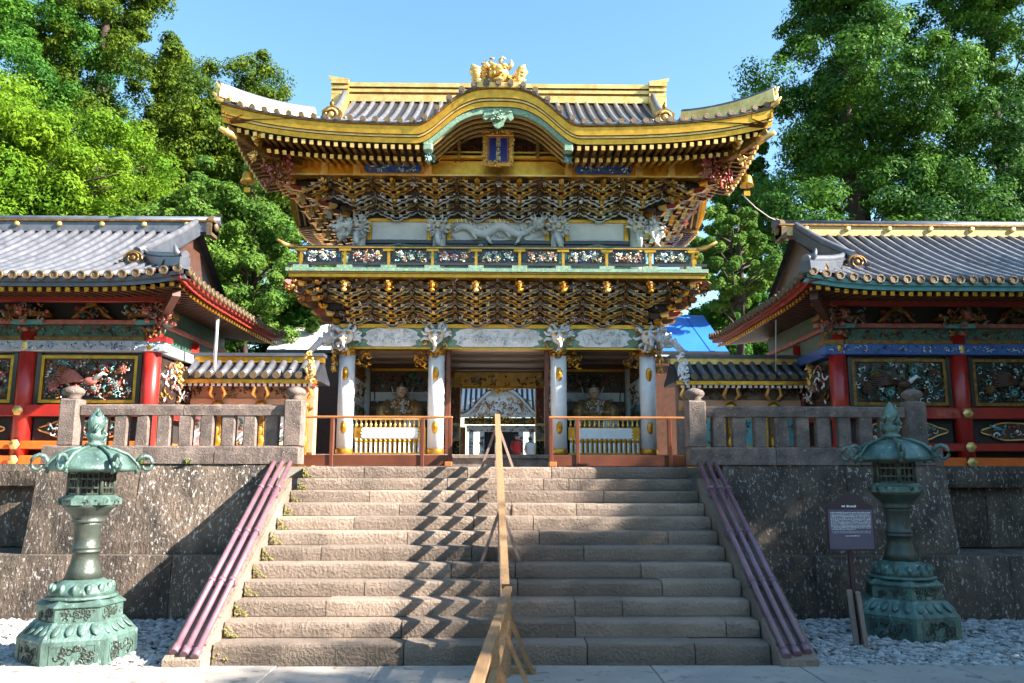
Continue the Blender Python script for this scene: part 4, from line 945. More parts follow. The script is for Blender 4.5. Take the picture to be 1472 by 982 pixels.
for s in (-1, 1):
    for i in range(46):
        y = RYF+.25+(2*RD-.5)*i/45; a = (y-GC)/RD; l_ = lift(a)
        if y > 25.4 or abs(y-GC) < 1.46: continue
        hx = RX-max(0, RD-abs(y-GC)) if False else RX-min(RD-abs(y-GC), 9)
        rafter((s*(RX-.18), y, 9.07+l_), (s*max(RX-1.25, hx), y, 9.24+l_*.7), fas, s*math.pi/2, rmU)
        rafter((s*(RX-.64), y, 8.99+l_*.75), (s*max(RX-2.4, hx), y, 9.32+l_*.5), fas, s*math.pi/2, rmL)
    # soffit boards above the rafters, corner beam, bell
    sf = MB(); ysr = [RYF+2*RD*i/90 for i in range(91)]
    sf.grid([[(s*xx, y, z+lift((y-GC)/RD)*k_+kara(y-GC)) for y in ysr] for xx, z, k_ in ((RX-.2, 9.10, 1), (RX-1.25, 9.27, .7), (RX-2.5, 9.42, .4))], 0, True, s > 0); sf.build('side_soffit', K['brown'], fas)
    cb = MB().tube([(s*(RX-.1), RYF+.12, 9.42), (s*(RX-.75), RYF+.75, 9.13), (s*(RX-2.2), RYF+2.2, 9.16)], [.09, .12, .13], 4, 0, True, False); cb.build('corner_beam', goldd, G)
    m = MB(); beast(m, (0, 0, 0), .16, 6, (0, 1), False, 8); m.xf(rot_z(s*math.pi/4)); m.build('corner_beast', [goldb, goldd], G, (s*(RX-.55), RYF+.62, 9.0))
    MB().tube([(s*(RX+.0), RYF-.02, 9.36), (s*(RX-.28), RYF+.26, 9.26)], [.06, .1], 6).build('beam_cap', goldb, G)
    gbs = MB().add([(s*5.0, GC-1.5, 9.0)]+[(s*5.0, GC+x, ZE-.4+kara(x)) for x in [-1.5+3*i/30 for i in range(31)]]+[(s*5.0, GC+1.5, 9.0)], [tuple(range(33))]); gbs.build('side_gable_board', K['gold_d'], fas)
    for j in range(5):
        xx = RX-.25-j*.16; P_ = [(s*xx, GC-1.5+3*i/30, ZE-.5+kara(-1.5+3*i/30)) for i in range(31)]
        MB().tube(P_, .03, 4, 0, True, False).build('curved_rib', K['cream'], fas)
    # wind bell
    bx, by = s*(RX-.42), RYF+.75
    be = MB().lathe([(.02, .28), (.03, .26), (.09, .24), (.12, .19), (.13, .08), (.16, 0)], 12, (bx, by, 8.42)).build('wind_bell', gold, G)
    MB().tube([(bx, by, 9.0), (bx, by, 8.69)], .014, 5).build('bell_hook', goldd, be); MB().tube([(bx, by, 8.5), (bx, by, 8.3)], .012, 4).build('clapper', goldd, be); MB().box(bx-.07, bx+.07, by-.006, by+.006, 8.2, 8.31).build('wind_vane', gold, be)
    # corner carvings beneath the eaves
    m = MB(); scrolls(m, -.5, .5, -.25, .35, 0, 60, 610+s, [0, 1, 2], .035, .13, .4, .2); m.xf(rot_z(s*math.pi/5)); m.build('corner_carving', [K['red_d'], goldd, K['pink']], G, (s*4.9, 17.62, 8.75))
ysr = [-RX+2*RX*i/60 for i in range(61)]
for lo, hi in ((-RX, -1.5), (1.5, RX)):
    fs_ = MB(); q = [x for x in ysr if lo-.01 <= x <= hi+.01]
    fs_.grid([[(x, y, z+lift(x/RX)*k_) for x in q] for y, z, k_ in ((16.68, 9.10, 1), (17.75, 9.27, .7), (18.9, 9.42, .4))], 0, True)
    fs_.build('front_soffit', K['brown'], fas)
# karahafu gable: mint trim, curved ribs, carvings, plaque
kx = [-1.62+3.24*i/60 for i in range(61)]
ktr = MB().sweepx(kx, kara, [(RYF+.15, ZE-.42), (RYF+.15, ZE-.56), (RYF+.25, ZE-.56), (RYF+.25, ZE-.42)], 0).build('gable_trim', K['mint'], G)
m = MB(); m.prism([(-.3, 9.80), (-.34, 9.68), (-.26, 9.62), (-.2, 9.70), (-.13, 9.60), (-.1, 9.5), (0, 9.44), (.1, 9.5), (.13, 9.60), (.2, 9.70), (.26, 9.62), (.34, 9.68), (.3, 9.80)], 'y', RYF+.08, RYF+.14)
scrolls(m, -.26, .26, 9.6, 9.82, RYF+.08, 14, 3, [0], .02, .07, .2, .02); m.build('gable_pendant', K['mint'], ktr)
for s in (-1, 1):
    MB().cbox(s*1.42, s*1.62, RYF+.12, RYF+.32, 8.96, 9.12, .02).build('trim_foot', K['mint'], ktr)
    m = MB(); beast(m, (0, 0, 0), .15, 7, (0, 1), True, 8); m.xf(rot_z(s*.2)); m.build('pillar_beast', [K['teal'], whitec], ktr, (s*1.52, 17.0, 8.9))
for j in range(12):
    y = RYF+.34+j*.125; k_ = 1-.012*j
    MB().sweepx([-1.5+3*i/40 for i in range(41)], lambda x: kara(x), [(y, ZE-.50), (y, ZE-.54), (y+.045, ZE-.54), (y+.045, ZE-.50)], 0).build('curved_rib', K['cream'] if j % 2 == 0 else K['gold_d'], ktr)
rows = [[(x, y, ZE-.485+kara(x)) for x in kx] for y in (RYF+.26, 18.1)]
MB().grid(rows, 0, True).build('gable_soffit', K['brown'], ktr)
gb = MB().prism([(-1.5, 9.0)]+[(x, ZE-.5+kara(x)) for x in kx if abs(x) < 1.5]+[(1.5, 9.0)], 'y', 18.02, 18.08).build('gable_board', K['brown'], ktr)
m = MB(); scrolls(m, -1.25, 1.25, 9.22, 9.55, 17.95, 90, 88, [0, 1, 2], .025, .1, .4, .15); m.build('gable_carving', [K['red_d'], K['brown'], goldd], gb)
for z, q in ((9.22, .06), (9.34, .04)): MB().box(-1.45, 1.45, 17.70, 17.83, z, z+q).build('gable_beam', gold, gb)
for x in (-.9, .9): MB().cbox(x-.04, x+.04, 17.6, 17.68, 9.2, 9.9, .01).build('gable_strut', goldd, gb)
# name plaque
pl = MB().box(-.2, .2, -.02, .02, -.3, .3).build('name_plaque', K['navy'], G, (0, 17.28, 9.24), (R(-7), 0, 0))
def plq(name, x0, x1, z0, z1, y0, y1, mt): 
    o = MB().cbox(x0, x1, y0, y1, z0, z1, .012).build(name, mt, None)
    o.parent = pl; return o
for (a, b, c_, d) in ((-.23, .23, .3, .335), (-.23, .23, -.335, -.3), (-.235, -.2, -.3, .3), (.2, .235, -.3, .3)): plq('plaque_border', a, b, c_, d, -.04, .02, K['pink'])
for (a, b, c_, d) in ((-.34, .34, .337, .42), (-.34, .34, -.42, -.337), (-.35, -.237, -.337, .337), (.237, .35, -.337, .337)): plq('plaque_frame', a, b, c_, d, -.05, .03, gold)
m = MB()
for s in (-1, 1): scrolls(m, s*.31-.04, s*.31+.04, -.38, .4, -.05, 20, 15+s, [0], .014, .05)
scrolls(m, -.3, .3, .37, .43, -.05, 18, 19, [0], .014, .05); scrolls(m, -.3, .3, -.43, -.37, -.05, 18, 20, [0], .014, .05)
o = m.build('frame_carving', goldb, None); o.parent = pl
for i, ch in enumerate('東照大権現'):
    cu = bpy.data.curves.new('character', 'FONT'); cu.body = ch; cu.size = .118; cu.align_x = 'CENTER'; cu.align_y = 'CENTER'; cu.extrude = .006; cu.offset = .0015
    tmp = bpy.data.objects.new('character', cu); COL.objects.link(tmp); dg = bpy.context.evaluated_depsgraph_get()
    me = bpy.data.meshes.new_from_object(tmp.evaluated_get(dg)); bpy.data.objects.remove(tmp); me.materials.clear(); me.materials.append(K['gold_b'])
    o = bpy.data.objects.new('character', me); COL.objects.link(o); o.parent = pl; o.location = (0, -.027, .232-i*.116); o.rotation_euler = (R(90), 0, 0)
# crest on the gable
cr = MB(); beast(cr, (0, 16.62, 10.70), .46, 12, (0, 1), False, 14)
for s in (-1, 1):
    for k in range(5):
        cr.tube([(s*(.2+.05*k), 16.6, 10.42+.03*k), (s*(.38+.05*k), 16.55, 10.38+.10*k), (s*(.52+.01*k), 16.5, 10.46+.09*k), (s*(.46), 16.5, 10.55+.06*k), (s*.38, 16.5, 10.5+.05*k)], [.08, .09, .08, .06, .03], 6, 0)
cr.box(-.5, .5, 16.45, 16.85, 10.33, 10.45); cr.build('gable_crest', [goldb, gold], G)
MB().box(-.24, .24, 16.7, 19.2, 10.34, 10.62).build('gable_ridge', gold, G)
# main ridge
rg = MB().box(-4.48, 4.48, GC-.2, GC+.2, 12.14, 12.34).build('ridge', goldb, G)
for z0, z1, w, mt in ((12.342, 12.42, .15, goldd), (12.422, 12.52, .19, goldb), (12.522, 12.56, .14, goldd), (12.562, 12.68, .22, goldb)): MB().box(-4.5, 4.5, GC-w, GC+w, z0, z1).build('ridge_course', mt, rg)
for s in (-1, 1):
    e = MB().box(s*4.1, s*4.58, GC-.3, GC+.3, 12.0, 12.3)
    for z, w in ((12.33, .26), (12.46, .29), (12.60, .33)): e.box(s*4.12, s*(4.56+w*.1), GC-w, GC+w, z, z+.1)
    e.prism([(s*4.12, 12.72), (s*4.62, 12.72), (s*4.68, 12.84), (s*4.3, 12.77), (s*4.12, 12.75)], 'y', GC-.3, GC+.3); e.build('ridge_end', goldb, rg)
    # descending ridge and its end tile
    X = s*3.86; pts = [(X+s*.35*j/8, RYF+lerp(1.35, RD-.3, j/8), zroof(lerp(1.35, RD-.3, j/8), 0)+.14) for j in range(9)]
    dr = MB().tube(pts, .16, 4, 0, True, False, 1.3).build('descending_ridge', goldb, G)
    MB().tube([(p[0], p[1], p[2]+.2) for p in pts], .07, 6).build('ridge_tile', K['tile'], dr)
    def oni(c, sc_, rotz=0.):
        m = MB(); m.prism([(-.9, 0), (.9, 0), (1, .35), (.62, .5), (.7, .95), (.35, 1.25), (0, 1.35), (-.35, 1.25), (-.7, .95), (-.62, .5), (-1, .35)], 'y', -.12, .3, 0)
        m.tube([(.42*math.cos(a), -.16, .68+.42*math.sin(a)) for a in [i*math.pi/6 for i in range(13)]], .09, 5, 1)
        m.ball((0, -.16, .68), (.22, .12, .22), 8, 5, 1); m.tube([(0, .1, 1.25), (0, -.05, 1.6), (0, .0, 1.85)], [.16, .16, .05], 6, 0)
        for q in (-1, 1): m.tube([(q*.6, -.14, .1), (q*.95, -.16, .2), (q*1.0, -.16, .5), (q*.8, -.16, .45)], [.12, .11, .08, .03], 5, 1)
        return m.xf(lambda p: p*sc_).xf(rot_z(rotz)).build('ridge_end_tile', [goldd, goldb], dr, c)
    oni((X, RYF+1.22, zroof(1.22, 0)-.02), .33)
    # corner ridge
    hp = []
    for j in range(12):
        d = lerp(-.06, HIP+.1, j/11); hp.append((s*(RX-d), RYF+d, zroof(max(0, d), 1-.0*d)+.10+(.10*(1-j/11)**3)))
    cg = MB().tube(hp, .16, 4, 0, True, False, 1.25, (0, 0, 1)).build('corner_ridge', goldb, G)
    MB().tube([(p[0], p[1], p[2]+.17) for p in hp], .075, 6).build('ridge_tile', K['tile'], cg)
    m = MB(); m.ball((0, 0, 0), (.12, .1, .14), 8, 6); m.tube([(0, -.05, .05), (0, -.2, .12), (0, -.3, .26)], [.09, .07, .02], 6); m.xf(rot_z(s*math.pi/4)); m.build('corner_end_tile', goldb, cg, (s*(RX-.12), RYF+.08, ZE+.46+.12))
    m = MB().tube([(s*(RX-.15), RYF+.15, ZE+.42), (s*(RX+.05), RYF-.05, ZE+.5), (s*(RX+.14), RYF-.14, ZE+.6)], [.1, .07, .02], 6); m.build('eave_horn', goldb, cg)
# ---------------------------------------------------------------- side corridors
def corridor(s):
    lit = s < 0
    T = thing('corridor_building', 'red lacquered corridor with carved panels and tiled roof, ' + ('sunlit on the left of the gate' if lit else 'shaded on the right of the gate'), 'building', (s*9.5, 17.4, ZT), 'corridor wings flanking the gate')
    KY, KB, KC = 15.5, 19.3, 17.4; XI, XO = 6.6, 13.5
    CXs = [6.6, 8.95, 11.3, 13.65]
    red, redd = K['red'], K['red_d']
    B = lambda x0, x1, y0, y1, z0, z1, name, mt, par=T: MB().box(s*x0, s*x1, y0, y1, z0, z1).build(name, mt, par)
    CB = lambda x0, x1, y0, y1, z0, z1, name, mt, par=T: MB().cbox(s*x0, s*x1, y0, y1, z0, z1, .012).build(name, mt, par)
    fit = MB().lathe([(.0, -.03), (.045, -.03), (.05, -.02), (.10, -.012), (.105, 0)], 6).xf(lambda p: (p.x, p.z, p.y)).mesh('gold_fitting', goldb)
    # end and front walls
    wl = B(6.62, 13.6, KY+.1, KB, 2.2, 4.9, 'wall', K['dark'])
    B(6.58, 6.60, KY+.1, KB, 3.36, 4.3, 'end_panel', K['green'], wl); 
    for y0, y1 in ((KY+.3, KC-.2), (KC+.2, KB-.3)):
        m = MB().box(s*6.55, s*6.579, y0, y1, 3.4, 4.28); n0 = len(m.v); scrolls(m, -(y1-y0)/2+.05, (y1-y0)/2-.05, 3.45, 4.22, 0, 50, 12, [1, 2, 3], .022, .1)
        m.xf(lambda p: (s*6.545+s*p.y, (y0+y1)/2+p.x, p.z), n0); m.build('carved_panel', [K['black'], whitec, goldd, K['pink']], wl)
    for i, x in enumerate(CXs):
        c = MB().lathe([(.165, 0), (.165, 2.5)], 16, (s*x, KY, 2.22)).build('column', red, T)
        for z in (3.215, 2.58, 2.29): inst('gold_fitting', fit, c, (s*x, KY-.185, z))
        MB().lathe([(.172, 0), (.18, .03), (.18, .14), (.172, .18)], 16, (s*x, KY, 4.36)).build('collar', goldb if i else gold, c)
        # capital bracket
        cap = MB(); 
        for k, (w, z) in enumerate(((.16, 4.72), (.3, 4.86), (.42, 5.0))):
            cap.box(s*x-w, s*x+w, KY-.1-.09*k, KY+.12, z, z+.08, k % 2); cap.ball((s*x, KY-.2-.13*k, z+.04), (.05, .1, .05), 6, 5, 2)
            for q in (-1, 1): cap.ball((s*x+q*w, KY-.1-.09*k, z+.085), (.04, .05, .035), 6, 4, 2)
        scrolls(cap, s*x-.42, s*x+.42, 4.9, 5.22, KY-.3, 50, int(x*9), [0, 1, 2, 3], .016, .055, .4, .12); cap.build('capital_bracket', [goldd, K['teal'], K['pink'], K['brown']], c, kind='stuff')
        m = MB(); beast(m, (s*x, KY-.46, 5.1), .12, int(x), (0, 1), False, 10); m.build('carved_head', [K['pink'], K['green']], c)
    for y in (KC, KB): MB().lathe([(.165, 0), (.165, 2.6)], 12, (s*XI, y, 2.22)).build('column', red, T)
    # beams
    for z0, z1, mt in ((3.11, 3.33, red), (2.50, 2.65, red if not lit else K['orange']), (2.20, 2.38, K['orange'])):  # middle beam: sunlight put into the colour, orange for red on the sunlit wing
        CB(XI-.06, 13.7, KY-.14, KY+.09, z0, z1, 'tie_beam', mt); CB(XI-.13, XI+.07, KY+.1, KB, z0+.004, z1-.004, 'tie_beam', mt)
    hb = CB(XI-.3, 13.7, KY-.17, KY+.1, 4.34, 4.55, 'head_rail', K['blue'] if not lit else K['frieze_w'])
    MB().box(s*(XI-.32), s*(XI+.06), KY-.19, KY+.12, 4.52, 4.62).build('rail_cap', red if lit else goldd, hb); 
    m = MB(); scrolls(m, min(s*6.4, s*13.5), max(s*6.4, s*13.5), 4.38, 4.51, KY-.17, 260, 31, [0, 1, 2], .010, .035, .5, .008); m.build('rail_pattern', [whitec, K['blue'], K['teal']], hb, kind='stuff')
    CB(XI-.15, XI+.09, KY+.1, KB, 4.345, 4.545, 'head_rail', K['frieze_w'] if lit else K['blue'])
    fz = B(XI-.05, 13.7, KY-.06, KY+.1, 4.57, 4.86, 'frieze', K['green']); B(XI-.05, 13.7, KY-.1, KY-.061, 4.56, 4.63, 'frieze_strip', goldd, fz); m = MB(); scrolls(m, min(s*6.6, s*12.5), max(s*6.6, s*12.5), 4.66, 4.84, KY-.06, 300, 77, [0, 1, 2, 3], .011, .042, .4, .01); m.build('frieze_pattern', [goldd, K['brown'], K['teal'], K['pink']], fz, kind='stuff')
    B(XI-.06, XI+.06, KY+.1, KB, 4.57, 5.3, 'end_frieze', K['green'], fz)
    CB(XI-.4, 13.7, KY-.13, KY+.09, 4.87, 4.96, 'plate_beam', K['pink']); CB(XI-.14, XI+.05, KY+.1, KB, 4.87, 4.96, 'plate_beam', K['pink'])
    B(XI, 13.7, KY+.03, KY+.1, 4.96, 5.4, 'upper_board', K['dark']); CB(XI-.6, 13.7, KY-.45, KY-.33, 5.24, 5.36, 'eave_purlin', redd)
    for i in range(3):
        a, b = CXs[i]+.2, CXs[i+1]-.2; lo, hi = min(s*a, s*b), max(s*a, s*b)
        # carved panel with frame
        p = MB().box(lo, hi, KY+.03, KY+.095, 3.34, 4.33).build('panel_board', K['black'], T)
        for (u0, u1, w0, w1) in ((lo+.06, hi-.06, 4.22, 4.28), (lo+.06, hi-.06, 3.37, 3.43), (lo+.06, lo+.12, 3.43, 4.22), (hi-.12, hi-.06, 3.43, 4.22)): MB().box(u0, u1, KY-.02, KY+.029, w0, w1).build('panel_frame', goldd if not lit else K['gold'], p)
        for u in (lo+.02, hi-.02): MB().box(u-.04, u+.04, KY-.03, KY+.028, 3.34, 4.33).build('panel_stile', K['black'], p)
        m = MB(); scrolls(m, lo+.16, hi-.16, 3.47, 4.18, KY+.03, 330, 900+i+int(s), [0, 1, 2, 3, 4, 5], .013, .055, .4, .06)
        rq = random.Random(i*7+int(s))
        for fx, fz_ in ((.14, .3), (.2, .74), (.4, .2), (.62, .22), (.8, .34), (.86, .76), (.66, .82)):
            rosette(m, lerp(lo+.14, hi-.14, fx+rq.uniform(-.03, .03)), KY-.05, lerp(3.48, 4.17, fz_), rq.uniform(.09, .13), (rq.choice((1, 1, 2, 5)), rq.choice((4, 1, 3)), 4), 8, rq.random())
        cx = (lo+hi)/2     # a bird with folded tail among the flowers
        for k in range(9):
            an = 2.5+k*.13; m.tube([(cx-.05, KY-.05, 3.8), (cx+.3*math.cos(an), KY-.08, 3.85+.2*math.sin(an)), (cx+.62*math.cos(an), KY-.05, 3.85+.34*math.sin(an))], [.02, .022, .01], 5, 1)
        m.ball((cx+.06, KY-.06, 3.78), (.14, .06, .08), 8, 6, 1); m.tube([(cx+.15, KY-.07, 3.82), (cx+.3, KY-.08, 3.93), (cx+.38, KY-.08, 3.9)], [.05, .035, .012], 6, 2)
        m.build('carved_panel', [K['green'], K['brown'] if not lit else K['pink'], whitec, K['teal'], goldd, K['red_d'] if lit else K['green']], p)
        # lower cloud-shaped panel
        q = MB().box(lo, hi, KY+.04, KY+.095, 2.66, 3.10).build('lower_board', K['dark'], T)
        for j in (0, 1):
            cc = lerp(lo, hi, .5); w = (hi-lo)*.42
            if j: continue
            ring = [(cc+w*math.cos(t)*(1+.06*math.cos(6*t)), KY-.0, 2.88+.17*math.sin(t)*(1+.10*math.cos(6*t))) for t in [k*math.pi/18 for k in range(37)]]
            m = MB(); m.tube(ring, .018, 5, 0); m.prism([(r_[0], r_[2]) for r_ in ring[:-1]], 'y', KY+.02, KY+.04, 1); scrolls(m, cc-w*.85, cc+w*.85, 2.77, 2.99, KY+.0, 50, i+7, [2, 3, 4], .014, .06); m.build('cloud_panel', [goldb, K['brown'], K['teal'], K['pink'], whitec], q)
        # frog-leg strut above
        m = MB(); cc = (lo+hi)/2
        for g in (-1, 1): m.tube([(cc+g*.38, KY-.08, 4.98), (cc+g*.26, KY-.1, 5.06), (cc+g*.16, KY-.1, 5.2), (cc, KY-.1, 5.24)], [.03, .05, .05, .04], 5, 0)
        scrolls(m, cc-.32, cc+.32, 4.99, 5.2, KY-.08, 44, i, [1, 2], .014, .05); m.box(cc-.1, cc+.1, KY-.16, KY, 5.22, 5.3, 0); m.build('frog_leg_strut', [goldd, K['red_d'], K['green']], T)
    # ------------------------------------------------ roof
    EX, EY, ZK, HK, RZ = 5.52, 14.0, 5.47, 1.0, 1.86; DK = KC-EY
    def pz(d): t = d/DK; return ZK+RZ*(.74*t+.26*t*t)
    def lf(x, d): return .16*max(0, 1-(x-EX)/2.2)**3*max(0, 1-d/1.6)
    rb = MB(); rows = []; NX = 30
    for j in range(13):
        d = DK*j/12; x0 = EX+min(d, HK)
        rows.append([(s*lerp(x0, 13.6, (i/NX)**1.4), EY+d, pz(d)+lf(lerp(x0, 13.6, (i/NX)**1.4), d)) for i in range(NX+1)])
    rb.grid(rows, 0, False, s < 0); rb.grid([[(x, 2*KC-y, z) for x, y, z in r] for r in rows], 0, False, s > 0)
    rows = []
    for j in range(5):
        d = HK*j/4; rows.append([(s*(EX+d), lerp(EY+d, 2*KC-EY-d, i/20), pz(d)+.16*abs(2*i/20-1)**5*(1-j/4)) for i in range(21)])
    rb.grid(rows, 0, False, s > 0)
    rb.add([(s*(EX+HK+.15), EY+HK, pz(HK)-.1)]+[(s*(EX+HK+.15), y, pz(DK-abs(KC-y))-.03) for y in [lerp(EY+HK, 2*KC-EY-HK, i/16) for i in range(17)]]+[(s*(EX+HK+.15), 2*KC-EY-HK, pz(HK)-.1)], [tuple(range(19))], 1)
    roof = rb.build('roof', [K['pan'], K['brown']], T)
    me = MB().tube([(0, EY+DK*j/10-.03, pz(DK*j/10)+.015) for j in range(11)], .066, 8).mesh('tile_row', K['tile'])
    dsc = MB().lathe([(.0, -.0), (.05, 0), (.055, -.012), (.075, -.012), (.082, .0), (.082, .09)], 12, smooth=False).xf(lambda p: (p.x, p.z, -p.y)).mesh('eave_tile', [K['tile_end']])
    n = 0; x = EX+.1
    while x < 13.5:
        if x > EX+HK+.1: inst('tile_row', me, roof, (s*x, 0, 0))
        else:
            dm = max(.15, x-EX-.05); MB().tube([(s*x, EY-.03+dm*j/4, pz(dm*j/4)+lf(x, dm*j/4)+.015) for j in range(5)], .066, 8).build('tile_row', K['tile'], roof)
        inst('eave_tile', dsc, roof, (s*x, EY-.06, ZK+lf(x, 0)+.01))
        x += .238
    y = EY+.15
    while y < 2*KC-EY-.1:
        dm = max(.12, min(HK+.1, min(y-EY, 2*KC-EY-y))); u = abs((y-KC)/DK)
        MB().tube([(s*(EX-.03+dm*j/3), y, pz(dm*j/3)+.16*u**5*(1-min(1, dm*j/3/HK))+.015) for j in range(4)], .066, 7).build('tile_row', K['tile'], roof)
        inst('eave_tile', dsc, roof, (s*(EX-.06), y, ZK+.16*u**5+.01), (0, 0, -s*math.pi/2)); y += .238
    # eave boards
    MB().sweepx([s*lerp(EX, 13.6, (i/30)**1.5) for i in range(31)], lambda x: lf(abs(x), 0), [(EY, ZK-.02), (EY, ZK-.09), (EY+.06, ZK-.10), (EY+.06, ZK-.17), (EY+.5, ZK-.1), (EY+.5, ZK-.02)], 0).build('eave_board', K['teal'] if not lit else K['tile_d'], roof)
    m = MB(); ys = [lerp(EY, 2*KC-EY, i/30) for i in range(31)]; P = [(EX, ZK-.02), (EX, ZK-.09), (EX+.06, ZK-.10), (EX+.06, ZK-.17), (EX+.5, ZK-.10), (EX+.5, ZK-.02)]; q = 6
    m.add([(s*p[0], y, p[1]+.16*abs((y-KC)/DK)**5) for y in ys for p in P], [(i*q+k, i*q+(k+1) % q, (i+1)*q+(k+1) % q, (i+1)*q+k) for i in range(30) for k in range(q)]); m.build('eave_board', redd, roof)
    sf = MB().add([(s*EX+s*.1, EY+.1, ZK-.16), (s*13.6, EY+.1, ZK-.16), (s*13.6, KY+.1, ZK+.0), (s*(XI+.1), KY+.1, ZK+.0)], [(0, 1, 2, 3)]); sf.add([(s*EX+s*.1, EY+.1, ZK-.16), (s*(XI+.1), KY+.1, ZK), (s*(XI+.1), KB-.1, ZK), (s*EX+s*.1, 2*KC-EY-.1, ZK-.16)], [(0, 1, 2, 3)]); sf.build('soffit', K['brown'], roof)
    rme = MB().box(-.035, .035, 0, 1.3, -.07, 0, 0).box(-.04, .04, -.03, .01, -.075, .004, 1)
    rme = rme.mesh('rafter', [K['brown'], gold])
    x = EX+.25
    while x < 13.4:
        L = min(1, (x-EX)/1.3); inst('rafter', rme, roof, (s*x, EY+.14, ZK-.175+lf(x, 0)), (R(6), 0, 0), (1, L, 1)); x += .165
    y = EY+.25
    while y < 2*KC-EY-.2:
        L = min(1, min(y-EY, 2*KC-EY-y)/1.1); inst('rafter', rme, roof, (s*(EX+.14), y, ZK-.175+.16*abs((y-KC)/DK)**5), (R(6), 0, -s*math.pi/2), (1, L*.85, 1)); y += .165
    # ridge
    rz = pz(DK); XR = 6.25
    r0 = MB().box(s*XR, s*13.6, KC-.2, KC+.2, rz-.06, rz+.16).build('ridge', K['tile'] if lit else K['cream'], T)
    B(XR-.05, 13.6, KC-.24, KC+.24, rz+.162, rz+.20, 'ridge_course', K['gold_d'], r0); MB().tube([(s*(XR-.12), KC, rz+.25), (s*13.6, KC, rz+.25)], .10, 8).build('ridge_tile', K['tile_d'], r0)
    me2 = MB().lathe([(.0, 0), (.05, 0), (.06, .02), (.06, .05)], 8).xf(lambda p: (p.x, p.z, -p.y)).mesh('ridge_crest', goldb)
    x = XR+.55
    while x < 13.4: inst('ridge_crest', me2, r0, (s*x, KC-.245, rz+.1)); x += .92
    e = MB().prism([(-.3, -.25), (.3, -.25), (.34, .1), (.2, .35), (0, .45), (-.2, .35), (-.34, .1)], 'y', 0, .15); e.ball((0, -.02, .08), (.16, .1, .16), 8, 5); e.tube([(0, .1, .35), (0, -.15, .5)], [.07, .04], 6); e.xf(lambda p: p*.72).xf(rot_z(-s*math.pi/2)); e.build('ridge_end_tile', [K['tile_end']], r0, (s*(XR-.0), KC, rz+.05))
    def onig(c, sc_, rz_=0.):
        m = MB(); m.prism([(-.9, 0), (.9, 0), (1, .35), (.62, .5), (.7, .95), (.35, 1.25), (0, 1.35), (-.35, 1.25), (-.7, .95), (-.62, .5), (-1, .35)], 'y', -.12, .3, 0)
        m.tube([(.42*math.cos(a), -.16, .68+.42*math.sin(a)) for a in [i*math.pi/6 for i in range(13)]], .09, 5, 1); m.ball((0, -.16, .68), (.22, .12, .22), 8, 5, 1)
        m.tube([(.72*math.cos(a), -.15, .6+.6*math.sin(a)) for a in [-.3+i*3.74/10 for i in range(11)]], .07, 5, 1)
        for q in (-1, 1): m.tube([(q*.6, -.14, .1), (q*.95, -.16, .2), (q*1.0, -.16, .5), (q*.8, -.16, .45)], [.12, .11, .08, .03], 5, 1)
        m.xf(lambda p: p*sc_).xf(rot_z(rz_)).build('ridge_end_tile', [K['tile_d'], goldd], r0, c)
    X = 6.85; pts = [(s*(X-.25*j/8), EY+lerp(1.05, DK-.15, j/8), pz(lerp(1.05, DK-.15, j/8))+.12) for j in range(9)]
    dr = MB().tube(pts, .14, 4, 0, True, False, 1.2).build('descending_ridge', K['tile_d'], T); MB().tube([(p[0], p[1], p[2]+.17) for p in pts], .08, 7).build('ridge_tile', K['tile'], dr)
    onig((s*X, EY+.95, pz(.95)), .24)
    pts = [(s*(EX+d), EY+d, pz(max(0, d))+.16*max(0, 1-d)+.08) for d in (-.02, .2, .4, .6, .8, 1.05, 1.3)]
    cg = MB().tube(pts, .13, 4, 0, True, False, 1.1).build('corner_ridge', K['tile_d'], T); MB().tube([(p[0], p[1], p[2]+.15) for p in pts], .075, 7).build('ridge_tile', K['tile'], cg)
    onig((s*(EX+.42), EY+.38, pz(.3)+.08), .2, s*R(25))
    m = MB(); m.ball((0, 0, 0), (.1, .08, .12), 7, 5); m.tube([(0, 0, .05), (0, -.12, .16), (0, -.15, .28)], [.07, .06, .02], 6); m.xf(rot_z(s*R(45))); m.build('corner_end_tile', K['tile'], cg, (s*(EX+.08), EY+.1, ZK+.3))
    # corner bracket and hanging beam end
    MB().bar((s*(XI-.05), KY+.05, 4.9), (s*(EX+.2), EY+.25, 5.25), .14, .16).build('corner_beam', K['brown'], T)
    m = MB(); scrolls(m, -.3, .3, -.3, .3, 0, 40, 44, [0, 1, 2], .03, .11, .4, .12); m.xf(rot_z(s*R(40))); m.build('corner_carving', [goldd, K['pink'], K['green']], T, (s*(XI-.28), KY-.3, 4.95))
    return T
for s in (-1, 1): corridor(s)

